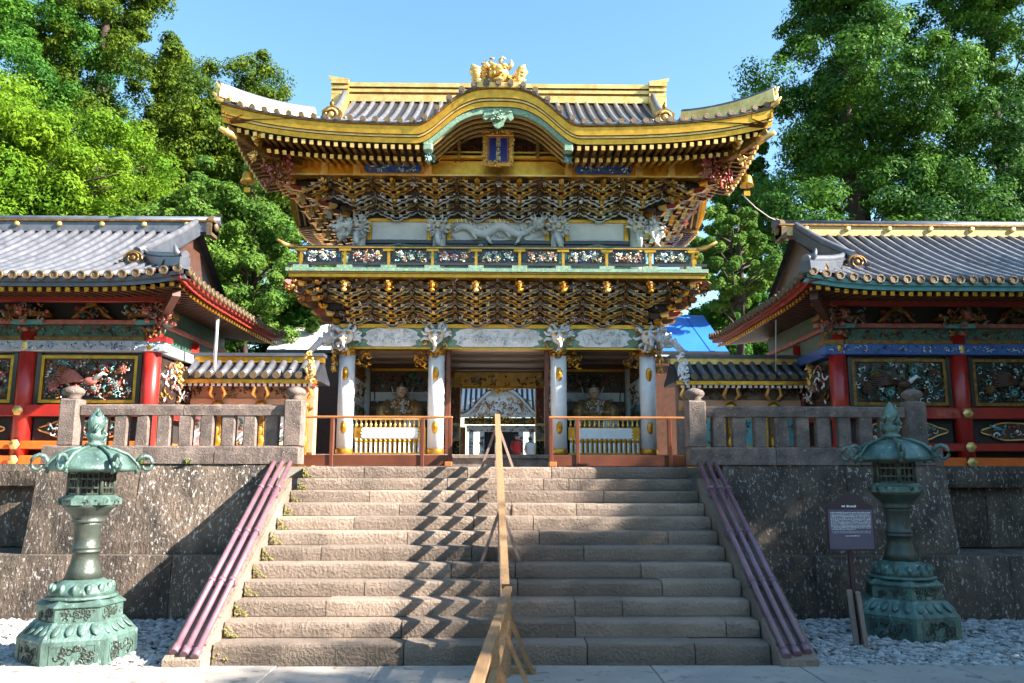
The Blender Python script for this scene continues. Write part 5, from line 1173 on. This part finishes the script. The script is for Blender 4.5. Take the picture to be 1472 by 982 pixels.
# ---------------------------------------------------------------- wing walls between gate and corridors
def wing(s):
    lit = s < 0
    T = thing('wing_wall', 'low roofed wall with gold brackets joining the gate to the ' + ('left' if lit else 'right') + ' corridor', 'wall', (s*5.2, 17.2, ZT), 'roofed wing walls beside the gate')
    Y = 17.2; x0, x1 = 3.86, 6.45
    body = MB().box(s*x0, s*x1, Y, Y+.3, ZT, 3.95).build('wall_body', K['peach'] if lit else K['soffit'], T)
    MB().box(s*x0, s*x1, Y-.05, Y-.001, 3.42, 3.62).build('tie_beam', K['peach'], body); MB().box(s*x0, s*x1, Y-.06, Y-.051, 3.40, 3.44).build('beam_edge', gold, body)
    MB().box(s*x0, s*x1, Y-.06, Y-.001, ZT, 2.5).build('sill', K['gold_d'], body)
    for i, x in enumerate((4.05, 4.95, 5.85)):
        c = MB().cbox(s*x-.08, s*x+.08, Y-.09, Y+.02, ZT, 3.42, .01).build('post', K['gold_d'] if i else gold, body)
        MB().lathe([(.03, -.02), (.12, 0), (.14, .04), (.1, .1), (.05, .14)], 10, (s*x, Y-.1, 3.44)).build('gold_fitting', gold, c)
        m = MB(); m.ball((s*x, Y-.12, 2.72), (.12, .05, .16), 8, 5); m.ball((s*x, Y-.12, 2.95), (.07, .04, .1), 8, 5); m.build('gold_fitting', gold, c)
        m = MB(); 
        for g in (-1, 1): m.tube([(s*x+g*.08, Y-.12, 3.62), (s*x+g*.16, Y-.16, 3.72), (s*x+g*.12, Y-.2, 3.84), (s*x+g*.12, Y-.3, 3.95)], [.03, .05, .04, .04], 6)
        m.build('bracket', goldb, body)
    for i in range(3):
        a = 4.17+.9*i; lo, hi = min(s*a, s*(a+.66)), max(s*a, s*(a+.66))
        m = MB().box(lo, hi, Y-.03, Y-.001, 2.6, 3.3, 0); m.box(lo+.06, hi-.06, Y-.04, Y-.031, 2.66, 3.24, 1); scrolls(m, lo+.1, hi-.1, 2.7, 3.2, Y-.04, 22, i, [2, 3, 4], .016, .07, .4, .02)
        m.build('wall_panel', [gold, K['white'] if lit else K['teal'], K['mint'], goldd, K['pink'] if lit else K['green']], body)
        m = MB(); scrolls(m, lo-.05, hi+.05, 3.66, 3.86, Y-.05, 26, i+60, [0, 1, 2], .016, .06, .4, .04); m.build('frieze_carving', [goldd, K['brown'], K['green']], body)
    # roof
    r_ = MB(); prf = [(Y-.5, 4.05), (Y-.25, 4.17), (Y+.1, 4.42), (Y+.2, 4.42), (Y+.55, 4.17), (Y+.8, 4.05), (Y+.8, 3.98), (Y-.5, 3.98)]
    r_.prism(prf, 'x', s*3.72, s*6.55); rf = r_.build('roof', K['pan'], T)
    me = MB().tube([(0, Y-.53, 4.07), (0, Y-.25, 4.195), (0, Y+.12, 4.45)], .07, 8).mesh('tile_row', K['tile']); ds = MB().lathe([(0, 0), (.075, 0), (.08, .02), (.08, .06)], 10, smooth=False).xf(lambda p: (p.x, p.z, -p.y)).mesh('eave_tile', [K['tile_end']])
    x = 3.85
    while x < 6.5:
        inst('tile_row', me, rf, (s*x, 0, 0)); inst('eave_tile', ds, rf, (s*x, Y-.56, 4.065)); x += .232
    MB().box(s*3.72, s*6.55, Y-.5, Y-.42, 3.90, 3.978).build('eave_board', gold, rf)
    x = 3.85; rm = MB().box(-.03, .03, 0, .45, -.05, 0, 0).box(-.034, .034, -.02, .0, -.054, .004, 1).mesh('rafter', [K['red_d'], whitec])
    while x < 6.5: inst('rafter', rm, rf, (s*x, Y-.44, 3.895), (R(5), 0, 0)); x += .118
    rg = MB().box(s*3.72, s*6.5, Y+.02, Y+.28, 4.40, 4.53).build('ridge', goldb if not lit else gold, T)
    MB().box(s*3.7, s*6.52, Y-.03, Y+.33, 4.532, 4.60).build('ridge_cap', K['tile_d'], rg)
    m = MB(); m.ball((0, 0, 0), (.1, .14, .2), 8, 6); scrolls(m, -.1, .1, -.25, .25, -.1, 16, 4, [0], .03, .09); m.build('gable_end_carving', goldb, T, (s*6.52, Y-.45, 4.02))
    m = MB(); m.ball((0, 0, 0), (.1, .14, .25), 8, 6); scrolls(m, -.1, .1, -.25, .35, -.1, 20, 5, [0], .03, .09); m.build('gable_end_carving', goldb if lit else whitec, T, (s*3.86, Y-.42, 4.15))
for s in (-1, 1): wing(s)
# temporary sheeted roofs behind the wing walls
def shed(s):
    T = thing('sheeted_shed', ('sheet roof behind the left wing wall, its sun glare painted in pale pink white' if s < 0 else 'bright blue sheet roof behind the right wing wall'), 'shed roof', (s*5.9, 29, ZT))
    mt = K['sheet_w'] if s < 0 else K['sheet_b']; P = lambda x, u: (s*x, lerp(27.3, 31, u), lerp(6.25, 8.25, u))
    r = MB(); a, b, c, d = P(4.1, 0), P(7.85, 0), P(7.95, 1), P(4.1, 1); th = Vector((0, .03, -.05))
    v = [a, b, c, d]+[tuple(Vector(q)+th) for q in (a, b, c, d)]; r.add(v, [(0,1,2,3),(7,6,5,4),(0,4,5,1),(1,5,6,2),(2,6,7,3),(3,7,4,0)]); ro = r.build('roof', mt, T)
    for x in (5.2, 6.3, 7.3):
        p, q = Vector(P(x, 0)), Vector(P(x+.0, 1)); MB().bar(p+Vector((0, 0, .012)), q+Vector((0, 0, .012)), .16 if x != 6.3 else .3, .02).build('sheet_seam', K['sheet_w'] if s < 0 else K['sheet_b'], ro)
    MB().box(s*4.1, s*7.86, 27.2, 27.28, 6.12, 6.22).build('eave_trim', K['black'], ro); MB().box(s*4.2, s*7.7, 27.5, 31, ZT, 6.1).build('wall', K['brown'], T)
for s in (-1, 1): shed(s)

# ---------------------------------------------------------------- inner gate seen through the passage
def inner():
    Y = 42.0; T = thing('inner_gate', 'small white and gold gate with arched gable seen through the passage', 'gate', (0, Y, ZT)); X0 = .12
    MB().box(X0-3, X0+3, Y-.6, Y+4, ZT, 2.9).build('podium', K['pave'], T)
    for x in (-1.55, -1.0, 1.0, 1.55): 
        c = MB().cbox(X0+x-.12, X0+x+.12, Y-.12, Y+.12, 2.9, 4.6, .02).build('column', white, T); m = MB(); scrolls(m, X0+x-.1, X0+x+.1, 3.0, 4.5, Y-.13, 26, int(x*10), [0, 1], .02, .08, .4, .02); m.build('column_carving', [goldd, K['blue']], c)
    MB().box(X0-.88, X0+.88, Y+.1, Y+.2, 2.9, 4.3).build('doorway', K['dark'], T)
    b = MB().box(X0-1.8, X0+1.8, Y-.14, Y+.14, 4.3, 4.62).build('lintel', white, T); m = MB(); scrolls(m, X0-1.7, X0+1.7, 4.32, 4.6, Y-.15, 60, 8, [0, 1, 2], .02, .08, .5, .02); m.build('lintel_carving', [whitec, K['blue'], goldd], b)
    m = MB(); scrolls(m, X0-1.8, X0+1.8, 4.7, 5.0, Y-.5, 80, 18, [0, 1], .04, .13, .5, .2); m.build('gold_brackets', [gold, goldd], b); MB().box(X0-1.9, X0+1.9, Y-.5, Y-.3, 4.66, 4.98).build('bracket_board', K['brown'], b)
    arc = lambda x: 5.15+1.35*.5*(1+math.cos(math.pi*min(1, abs(x)/2.0)**1.3))
    xs = [-2.1+4.2*i/40 for i in range(41)]
    g = MB().prism([(X0+x, 5.0) for x in (2.0, -2.0)]+[(X0+x, arc(x)-.14) for x in xs[1:-1]], 'y', Y-.62, Y-.55).build('gable_board', whitec, T); m = MB(); scrolls(m, X0-1.5, X0+1.5, 5.08, 5.95, Y-.63, 170, 28, [0, 1, 2], .025, .09, .5, .03); m.build('gable_carving', [goldb, gold, K['pink']], g)
    MB().sweepx([X0+x for x in xs], lambda x: arc(x-X0), [(Y-.85, .0), (Y-.85, -.09), (Y-.8, -.1), (Y-.8, -.16), (Y-.5, -.16), (Y-.5, 0)], [0, 0, 0, 1, 1, 1]).build('gable_edge', [whitec, goldd], T)
    MB().sweepx([X0+x for x in xs], lambda x: arc(x-X0)+.01, [(Y-.9, .05), (Y-.9, 0), (Y+.2, 0), (Y+.2, .05)], 0).build('gable_sheet', K['pan'], T)
    m = MB(); beast(m, (X0, Y-.8, 6.6), .22, 4, (0, 0), False, 14); scrolls(m, X0-.55, X0+.55, 6.3, 6.55, Y-.85, 30, 3, [0], .05, .12); m.build('gable_crest', gold, T)
    rr = MB().prism([(Y-.4, 5.35), (Y+1.6, 6.85), (Y+3.6, 5.35)], 'x', X0-3.2, X0+3.2).build('roof', K['pan'], T)
    me = MB().tube([(0, Y-.45, 5.36), (0, Y+1.5, 6.84)], .085, 8).mesh('tile_row', K['sheet_w'])
    x = -3.1
    while x < 3.2: inst('tile_row', me, rr, (X0+x, 0, 0)); x += .27
    MB().box(X0-3.3, X0+3.3, Y+1.4, Y+1.8, 6.75, 7.15).build('ridge', goldb, T)
    for s in (-1, 1):
        w = MB().box(X0+s*1.9, X0+s*14, Y+1, Y+1.3, ZT, 4.6).build('side_fence', K['gold_d'], T)
        for i in range(5):
            a = X0+s*(2.0+i*.9); m = MB().box(a, a+s*.8, Y+.96, Y+.999, 3.3, 4.3); scrolls(m, min(a, a+s*.8)+.05, max(a, a+s*.8)-.05, 3.35, 4.25, Y+.96, 24, i, [1, 2], .02, .09); m.build('fence_panel', [K['pink'], goldb, K['green']], w)
inner()

# ---------------------------------------------------------------- seated guardian figures
def guardian(s):
    X, Y, Z = s*2.47+(.05 if s < 0 else -.05), 20.35, 3.12
    T = thing('guardian_figure', 'seated robed guardian statue with black cap and bow in the ' + ('left' if s < 0 else 'right') + ' bay of the gate', 'statue', (X, Y, ZF), 'guardian statues in the gate bays')
    MB().cbox(X-.6, X+.6, Y-.45, Y+.5, ZF, Z, .03).build('pedestal', K['gold_d'], T)
    # body: one continuous loft from the spread robe hem to the crown of the head
    sec = [(.0, .56, .42, .0), (.1, .58, .44, -.02), (.22, .50, .40, -.02), (.34, .36, .30, .02), (.5, .29, .22, .06), (.66, .31, .20, .07), (.76, .30, .17, .08), (.82, .18, .12, .08), (.86, .075, .075, .07), (.91, .075, .075, .06), (.95, .105, .11, .04), (1.02, .12, .135, .04), (1.10, .115, .13, .05), (1.17, .085, .10, .05), (1.20, .03, .04, .05)]
    rows = []
    for z, a, b, dy in sec:
        rows.append([(X+a*math.cos(t)*(1+(.06*math.sin(9*t) if z < .6 else 0)), Y+dy-.0+b*math.sin(t)*(1+(.05*math.sin(9*t) if z < .6 else 0)), Z+z) for t in [k*math.pi/10 for k in range(21)]])
    m = MB(); 
    m.grid(rows[:9], 0, True); m.grid(rows[8:], 1, True); m.build('body', [K['robe'], K['face']], T)
    m = MB(); m.ball((X, Y-.1, Z+1.0), (.022, .04, .035), 6, 5, 0)
    m.build('nose', K['face'], T)
    for q in (-1, 1):
        MB().ball((X+q*.045, Y-.085, Z+1.045), (.022, .012, .01), 6, 4).build('eye', K['black'], T); MB().ball((X+q*.12, Y+.04, Z+1.03), (.02, .03, .045), 6, 5).build('ear', K['peach'], T)
        # sleeve, hand with fingers
        MB().tube([(X+q*.27, Y+.06, Z+.72), (X+q*.46, Y-.02, Z+.5), (X+q*.40, Y-.28, Z+.42), (X+q*.3, Y-.36, Z+.45)], [.11, .16, .19, .13], 10, 0, True, True, 1.15).build('sleeve', K['robe'], T)
        h = MB(); h.ball((X+q*.27, Y-.46, Z+.46), (.045, .06, .03), 7, 5)
        for f in range(4): h.tube([(X+q*.27+(f-1.5)*.02, Y-.5, Z+.46), (X+q*.27+(f-1.5)*.021, Y-.55+abs(f-1.4)*.006, Z+.455), (X+q*.27+(f-1.5)*.02, Y-.555, Z+.425)], [.011, .010, .008], 5)
        h.tube([(X+q*.225, Y-.45, Z+.465), (X+q*.2, Y-.49, Z+.48), (X+q*.215, Y-.52, Z+.475)], [.012, .011, .008], 5); h.build('hand', K['peach'], T)
        MB().tube([(X+q*.3, Y-.05, Z+.16), (X+q*.42, Y-.34, Z+.17), (X+q*.12, Y-.42, Z+.1)], [.17, .18, .14], 9, 0, True, True, .8).build('folded_leg', K['white_c'] if q > 0 else K['gold_d'], T)
    MB().tube([(X-.05, Y-.1, Z+.97), (X, Y-.108, Z+.965), (X+.05, Y-.1, Z+.97)], .008, 5).build('mouth', K['red_d'], T)
    m = MB().lathe([(.13, 1.1), (.135, 1.14), (.11, 1.22), (.09, 1.26)], 12, (X, Y+.05, Z)); m.tube([(X, Y+.13, Z+1.2), (X, Y+.16, Z+1.36), (X, Y+.3, Z+1.42)], [.05, .055, .03], 6); m.build('cap', K['black'], T)
    m = MB(); scrolls(m, X-.42, X+.42, Z+.05, Z+.34, Y-.43, 70, 5, [0, 1, 2], .018, .06, .5, .05); m.build('robe_pattern', [whitec, K['cream'], K['red_d']], T)
    m = MB(); scrolls(m, X-.22, X+.22, Z+.42, Z+.74, Y-.17, 44, 6, [0, 1], .016, .05, .5, .03); m.build('chest_pattern', [K['cream'], whitec], T)
    MB().tube([(X+s*.62, Y-.3, Z+.0), (X+s*.68, Y-.34, Z+.4), (X+s*.6, Y-.36, Z+.8), (X+s*.66, Y-.3, Z+1.2)], .016, 6).build('bow', K['black'], T)
    for k in range(5): MB().tube([(X-.12+.05*k, Y+.25, Z+.6), (X-.28+.14*k, Y+.28, Z+1.15)], [.008, .012], 5).build('arrow', K['white_c'], T)
for s in (-1, 1): guardian(s)

# ---------------------------------------------------------------- visitors beyond the passage
def person(X, Y, Z, H, label, top, bot, hair, rz=0., hat=None):
    T = thing('person', label, 'person', (X, Y, Z)); k = H/1.7
    J = {'pel': (0, 0, .93), 'sp': (0, .01, 1.15), 'ch': (0, 0, 1.36), 'nk': (0, 0, 1.48), 'hd': (0, -.02, 1.58), 'tp': (0, -.01, 1.68),
         'ls': (-.17, 0, 1.40), 'le': (-.23, .03, 1.12), 'lw': (-.2, -.12, .92), 'lh': (-.19, -.16, .84), 'rs': (.17, 0, 1.40), 're': (.24, .03, 1.13), 'rw': (.2, -.14, .98), 'rh': (.17, -.2, .93),
         'lp': (-.09, 0, .86), 'lk': (-.10, -.04, .48), 'la': (-.10, .03, .08), 'lt': (-.11, -.12, .03), 'rp': (.09, 0, .86), 'rk': (.11, -.02, .48), 'ra': (.12, .06, .08), 'rt': (.13, -.09, .03)}
    Rd = dict(pel=.15, sp=.13, ch=.16, nk=.06, hd=.095, tp=.07, ls=.075, le=.05, lw=.035, lh=.04, rs=.075, re=.05, rw=.035, rh=.04, lp=.10, lk=.065, la=.045, lt=.035, rp=.10, rk=.065, ra=.045, rt=.035)
    Ed = [('pel','sp'),('sp','ch'),('ch','nk'),('nk','hd'),('hd','tp'),('ch','ls'),('ls','le'),('le','lw'),('lw','lh'),('ch','rs'),('rs','re'),('re','rw'),('rw','rh'),('pel','lp'),('lp','lk'),('lk','la'),('la','lt'),('pel','rp'),('rp','rk'),('rk','ra'),('ra','rt')]
    ks = list(J); me = bpy.data.meshes.new('body'); me.from_pydata([tuple(c*k for c in J[j]) for j in ks], [(ks.index(a), ks.index(b)) for a, b in Ed], [])
    o = inst('body', me, T, (X, Y, Z), (0, 0, rz)); md = o.modifiers.new('skin', 'SKIN'); md.use_smooth_shade = True; sv = me.skin_vertices[0].data
    for i, j in enumerate(ks): sv[i].radius = (Rd[j]*k, Rd[j]*k*(.72 if j in ('pel', 'sp', 'ch') else 1)); sv[i].use_root = j == 'pel'
    o.modifiers.new('sub', 'SUBSURF').render_levels = 1; me.materials.append(bot)
    W = lambda p: (X+p[0]*k*math.cos(rz)-p[1]*k*math.sin(rz), Y+p[0]*k*math.sin(rz)+p[1]*k*math.cos(rz), Z+p[2]*k)
    m = MB().tube([W((0, 0, z)) for z in (.86, 1.0, 1.2, 1.38, 1.45)], [.19*k, .18*k, .19*k, .2*k, .1*k], 12, 0, True, True); m.build('jacket', top, T)
    for q in (-1, 1): MB().tube([W((q*.17, 0, 1.41)), W((q*.235, .03, 1.12)), W((q*.2, -.12, .95))], [.09*k, .075*k, .055*k], 8).build('sleeve', top, T)
    m = MB().ball(W((0, -.02, 1.59)), (.085*k, .1*k, .12*k), 10, 8); m.ball(W((0, -.12, 1.58)), (.018*k, .025*k, .025*k), 6, 4); m.build('face', K['peach'], T)
    for q in (-1, 1): MB().ball(W((q*.035, -.108, 1.61)), .012*k, 5, 4).build('eye', K['black'], T)
    MB().ball(W((0, .015, 1.64)), (.1*k, .11*k, .105*k), 10, 7).build('hat' if hat else 'hair', hat or hair, T)
    if hat: MB().lathe([(.1*k, 0), (.17*k, -.015*k), (.175*k, -.005*k), (.1*k, .02*k)], 14, W((0, 0, 1.66)), 0).build('hat_brim', hat, T)
cloth = lambda n, c: M(n, c, None, rough=.8)
person(.78, 35.5, ZT, 1.66, 'person in a red jacket and dark cap beyond the passage, right of the railing', cloth('red_cloth', (.42,.03,.03)), cloth('navy_cloth', (.02,.025,.06)), K['black'], R(20), cloth('cap_cloth', (.02,.03,.07)))
person(1.42, 37.0, ZT, 1.62, 'person in white top near the right lattice leaf beyond the passage', cloth('white_cloth', (.75,.75,.78)), cloth('grey_cloth', (.12,.12,.14)), K['black'], R(160))

# ---------------------------------------------------------------- pipes and wires
t = MB().tube([(-5.74, 16.45, 5.32), (-5.74, 16.45, 4.9), (-5.74, 16.45, 4.12)], .036, 8).build('drain_pipe', M('drain_steel', (.55,.62,.72), None, rough=.3, metal=.4)); tag(t, 'thin pale drain pipe dropping from the left corridor eave to the wing wall roof', 'drain pipe')
pts = [(5.45, 17.3, 8.25), (5.75, 17.33, 7.95), (6.05, 17.36, 7.74), (6.35, 17.4, 7.62)]
tag(MB().tube(pts, .012, 5).build('lightning_wire', K['cord']), 'thin wire sagging from the gate eave to the right corridor ridge', 'wire')
tag(MB().tube([(5.72, 16.3, 5.2), (5.73, 16.5, 4.15)], .012, 5).build('hanging_wire', K['cord']), 'thin vertical wire before the right wing wall roof', 'wire')
# ---------------------------------------------------------------- trees
L = {}
L['maple'] = leaf_mat('maple_leaf', (.08,.19,.016), (.21,.33,.02), .45)
L['cedar'] = leaf_mat('cedar_leaf', (.02,.06,.012), (.13,.19,.014), .3)
L['cedar_d'] = leaf_mat('dark_cedar_leaf', (.012,.055,.022), (.10,.22,.022), .3)
L['green'] = leaf_mat('broad_leaf', (.02,.09,.02), (.10,.24,.025), .4)
L['light'] = leaf_mat('light_leaf', (.05,.13,.025), (.16,.27,.04), .4)
def leaf_mesh(name, C, Rr, n_per, size, rng, mat, flat=.7, droop=0.):
    """leaf quads scattered through clumps with centres C and radii Rr"""
    n_per = int(n_per*2.3); size = size*.5; nC = len(C); idx = np.repeat(np.arange(nC), n_per); n = len(idx)
    v = rng.normal(size=(n, 3)); v /= np.linalg.norm(v, axis=1)[:, None]
    rad = rng.random(n)**.45
    P = C[idx]+v*rad[:, None]*Rr[idx][:, None]*np.array([1, 1, flat])
    P[:, 2] -= droop*(rad**2)*Rr[idx]*np.hypot(v[:, 0], v[:, 1])
    nrm = v*1.1+rng.normal(size=(n, 3))*.42+np.array([0, 0, .4]); nrm /= np.linalg.norm(nrm, axis=1)[:, None]
    a = np.cross(nrm, rng.normal(size=(n, 3))); a /= np.linalg.norm(a, axis=1)[:, None]+1e-9; b = np.cross(nrm, a)
    sz = size*(.6+.8*rng.random(n))[:, None]
    V = np.stack([P-a*sz-b*sz*.25, P+b*sz*.75, P+a*sz-b*sz*.25], 1).reshape(-1, 3)
    me = bpy.data.meshes.new(name); me.vertices.add(3*n); me.vertices.foreach_set('co', V.ravel())
    me.loops.add(3*n); me.loops.foreach_set('vertex_index', np.arange(3*n, dtype=np.int32))
    me.polygons.add(n); me.polygons.foreach_set('loop_start', np.arange(0, 3*n, 3, dtype=np.int32)); me.polygons.foreach_set('loop_total', np.full(n, 3, dtype=np.int32))
    me.materials.append(mat); me.update(calc_edges=True); return me
def tree(name, label, x, y, z0, top, bot, rad, kind, mat, nclump, nper, size, seed, group='trees behind the buildings', crad=None):
    rng = np.random.default_rng(seed); T = thing(name, label, 'tree', (x, y, z0), group); H = top-bot
    tr = MB(); k = 9; lean = rng.normal(size=2)*.15
    tr.tube([(x+lean[0]*i/k+.1*math.sin(i*1.3+seed), y+lean[1]*i/k, lerp(z0-.3, top-H*.06, i/k)) for i in range(k+1)], [lerp(.014*(top-z0)+.1, .03, i/k) for i in range(k+1)], 8)
    C = []; S = []
    phs = rng.random(8)*6.28
    for i in range(nclump):
        if kind == 'cone':
            u = rng.random()**1.15; h = bot+H*u*.97
            an = rng.random()*6.28; lay = .78+.3*math.sin(u*26+phs[0]+1.5*math.sin(an+phs[2]))+.16*math.sin(an*3+phs[1]+u*7)
            rr = rad*(1-u)**.62*lay*(.35+.65*rng.random()**.4); r = (crad or rad*.155)*(.55+.75*rng.random())*(1-.4*u)
            C.append((x+rr*math.cos(an), y+rr*math.sin(an), h-rr*.16)); S.append(r)
        else:
            d = rng.normal(size=3); d /= np.linalg.norm(d); d[2] = d[2]*.9+.1
            q = .45+.55*rng.random()**.5; lob = 1+.17*math.sin(3*math.atan2(d[1], d[0])+phs[0])+.14*math.sin(5*d[2]+phs[1])
            C.append((x+d[0]*rad*q*lob, y+d[1]*rad*q*lob, (top+bot)/2+d[2]*H*.5*q*lob)); S.append((crad or rad*.165)*(.55+.8*rng.random()))
    C = np.array(C); S = np.array(S)
    for i in range(0, nclump, max(1, nclump//26)):
        c = C[i]; hb = max(z0+1.5, c[2]-H*.16); tr.tube([(x, y, hb), ((x+c[0])/2, (y+c[1])/2, hb+(c[2]-hb)*.6), tuple(c)], [.06, .04, .012], 5)
    tr.build('trunk', K['bark'], T)
    inst('crown', leaf_mesh('crown', C, S, nper, size, rng, L[mat], .62 if kind == 'cone' else .75, .25 if kind == 'cone' else .1), T)
    return T
tree('maple_tree', 'bright yellow green leafy tree above the left corridor roof', -18.2, 30, 2, 16.8, 7.5, 4.3, 'round', 'maple', 325, 190, .15, 1)
tree('maple_tree', 'light green low tree beside the yellow green tree, behind the left corridor ridge', -12.0, 31, 2, 13.4, 6.5, 3.1, 'round', 'light', 170, 180, .15, 2)
tree('cedar_tree', 'tall dark cedar rising out of the top of the picture on the left', -20.4, 39, 2, 37, 5, 7.6, 'cone', 'cedar', 640, 150, .19, 3)
tree('broadleaf_tree', 'mid green tree in the upper left corner behind the yellow green tree', -24.5, 35, 2, 27, 12, 5.2, 'round', 'green', 310, 170, .16, 4)
tree('cedar_tree', 'layered dark conifer just left of the gate roof tip', -15.4, 46, 2, 26.2, 11.5, 4.4, 'round', 'cedar', 560, 150, .19, 5, crad=.85)
tree('broadleaf_tree', 'fresh green tree between the left corridor and the gate eaves', -9.2, 29, 2, 13.0, 5.0, 2.9, 'round', 'light', 201, 190, .14, 6)
tree('broadleaf_tree', 'darker green tree low behind the left side of the gate', -7.0, 32, 2, 10.5, 3.5, 2.6, 'round', 'green', 155, 180, .15, 7)
tree('cedar_tree', 'distant conifer tip left of the gate ridge end', -13.2, 58, 2, 29.8, 8, 4.0, 'cone', 'cedar', 201, 110, .22, 8)
tree('cedar_tree', 'distant conifer tip showing over the gate ridge left of the crest', -6.9, 60, 2, 31.9, 8, 3.0, 'cone', 'cedar', 170, 100, .22, 9)
tree('cedar_tree', 'huge blue green cedar right of the gate roof', 17.0, 37, 2, 35.5, 5, 7.6, 'cone', 'cedar_d', 980, 115, .19, 10)
tree('cedar_tree', 'tall cedar in the upper right corner', 25.0, 38, 2, 36, 5, 7.4, 'cone', 'cedar_d', 880, 115, .19, 11)
tree('cedar_tree', 'dark cedar low between the gate eave and the huge right cedar', 13.6, 42, 2, 22, 5, 4.2, 'cone', 'cedar_d', 310, 140, .19, 12)
tree('broadleaf_tree', 'bright green sapling crown right beside the gate eaves', 8.9, 30, 2, 12.6, 7.6, 1.9, 'round', 'light', 93, 190, .14, 13)
tree('broadleaf_tree', 'green shrubby tree over the blue sheet roof', 9.6, 34, 2, 10.2, 3.5, 2.6, 'round', 'green', 139, 170, .15, 14)
tree('cedar_tree', 'dark cedar behind the right corridor ridge at the edge of the picture', 20.8, 44, 2, 30, 5, 5.0, 'cone', 'cedar_d', 341, 130, .2, 15)
tree('cedar_tree', 'dark cedar filling the gap behind the yellow green tree', -14.3, 40, 2, 17, 4, 4.2, 'cone', 'cedar_d', 263, 140, .19, 16)
tree('cedar_tree', 'dark cedar between the tall left cedar and the layered conifer', -18.2, 43, 2, 26.5, 6, 5.6, 'cone', 'cedar', 420, 140, .19, 17)
# trees right of the photographer whose shade falls over the right half of the stairs
for i, (x, y, tp, rd_) in enumerate(((19.5, 1.4, 13.2, 3.0), (19.5, 4.8, 12.9, 2.9), (20.5, 8.2, 13.6, 2.7), (20.0, 12.0, 11.4, 2.5))):
    tree('roadside_tree', 'broad tree beyond the right edge of the picture, number %s from the front' % ('one', 'two', 'three', 'four')[i], x, y, -.1, tp, 1.5, rd_, 'round', 'cedar_d', 170, 130, .24, 30+i, 'shade trees right of the stairs', crad=1.1)

# unseen wood round the precinct, added and sized to hold back sky light
rng = np.random.default_rng(77); C = []; S = []
for (xa, ya, xb, yb, n_, h) in ((-45, -16, 30, -18, 230, 9), (-48, -24, 40, -26, 170, 14), (38, -14, 46, 30, 150, 17), (-34, -14, -36, 16, 120, 15)):
    for i in range(n_):
        u = rng.random(); C.append((lerp(xa, xb, u)+rng.normal()*1.6, lerp(ya, yb, u)+rng.normal()*1.6, rng.random()**.8*h*(.8+.3*math.sin(u*23)))); S.append(1.6+rng.random()*1.3)
wm = leaf_mesh('unseen_woodland', np.array(C), np.array(S), 62, .75, rng, L['cedar_d'], .8)
tag(inst('unseen_woodland', wm), 'unseen dark wood behind the photographer, added to cut sky light', 'wood', kind='stuff')

# carvings too fine to pick apart stay joined
for o in sc.objects:
    if o.type == 'MESH' and o.parent and any(k in o.name for k in ('carving', 'pattern', 'carved_panel', 'beam_scroll', 'carved_nose', 'carved_collar', 'tier_panel', 'base_panel', 'platform_panel')): o['kind'] = 'stuff'
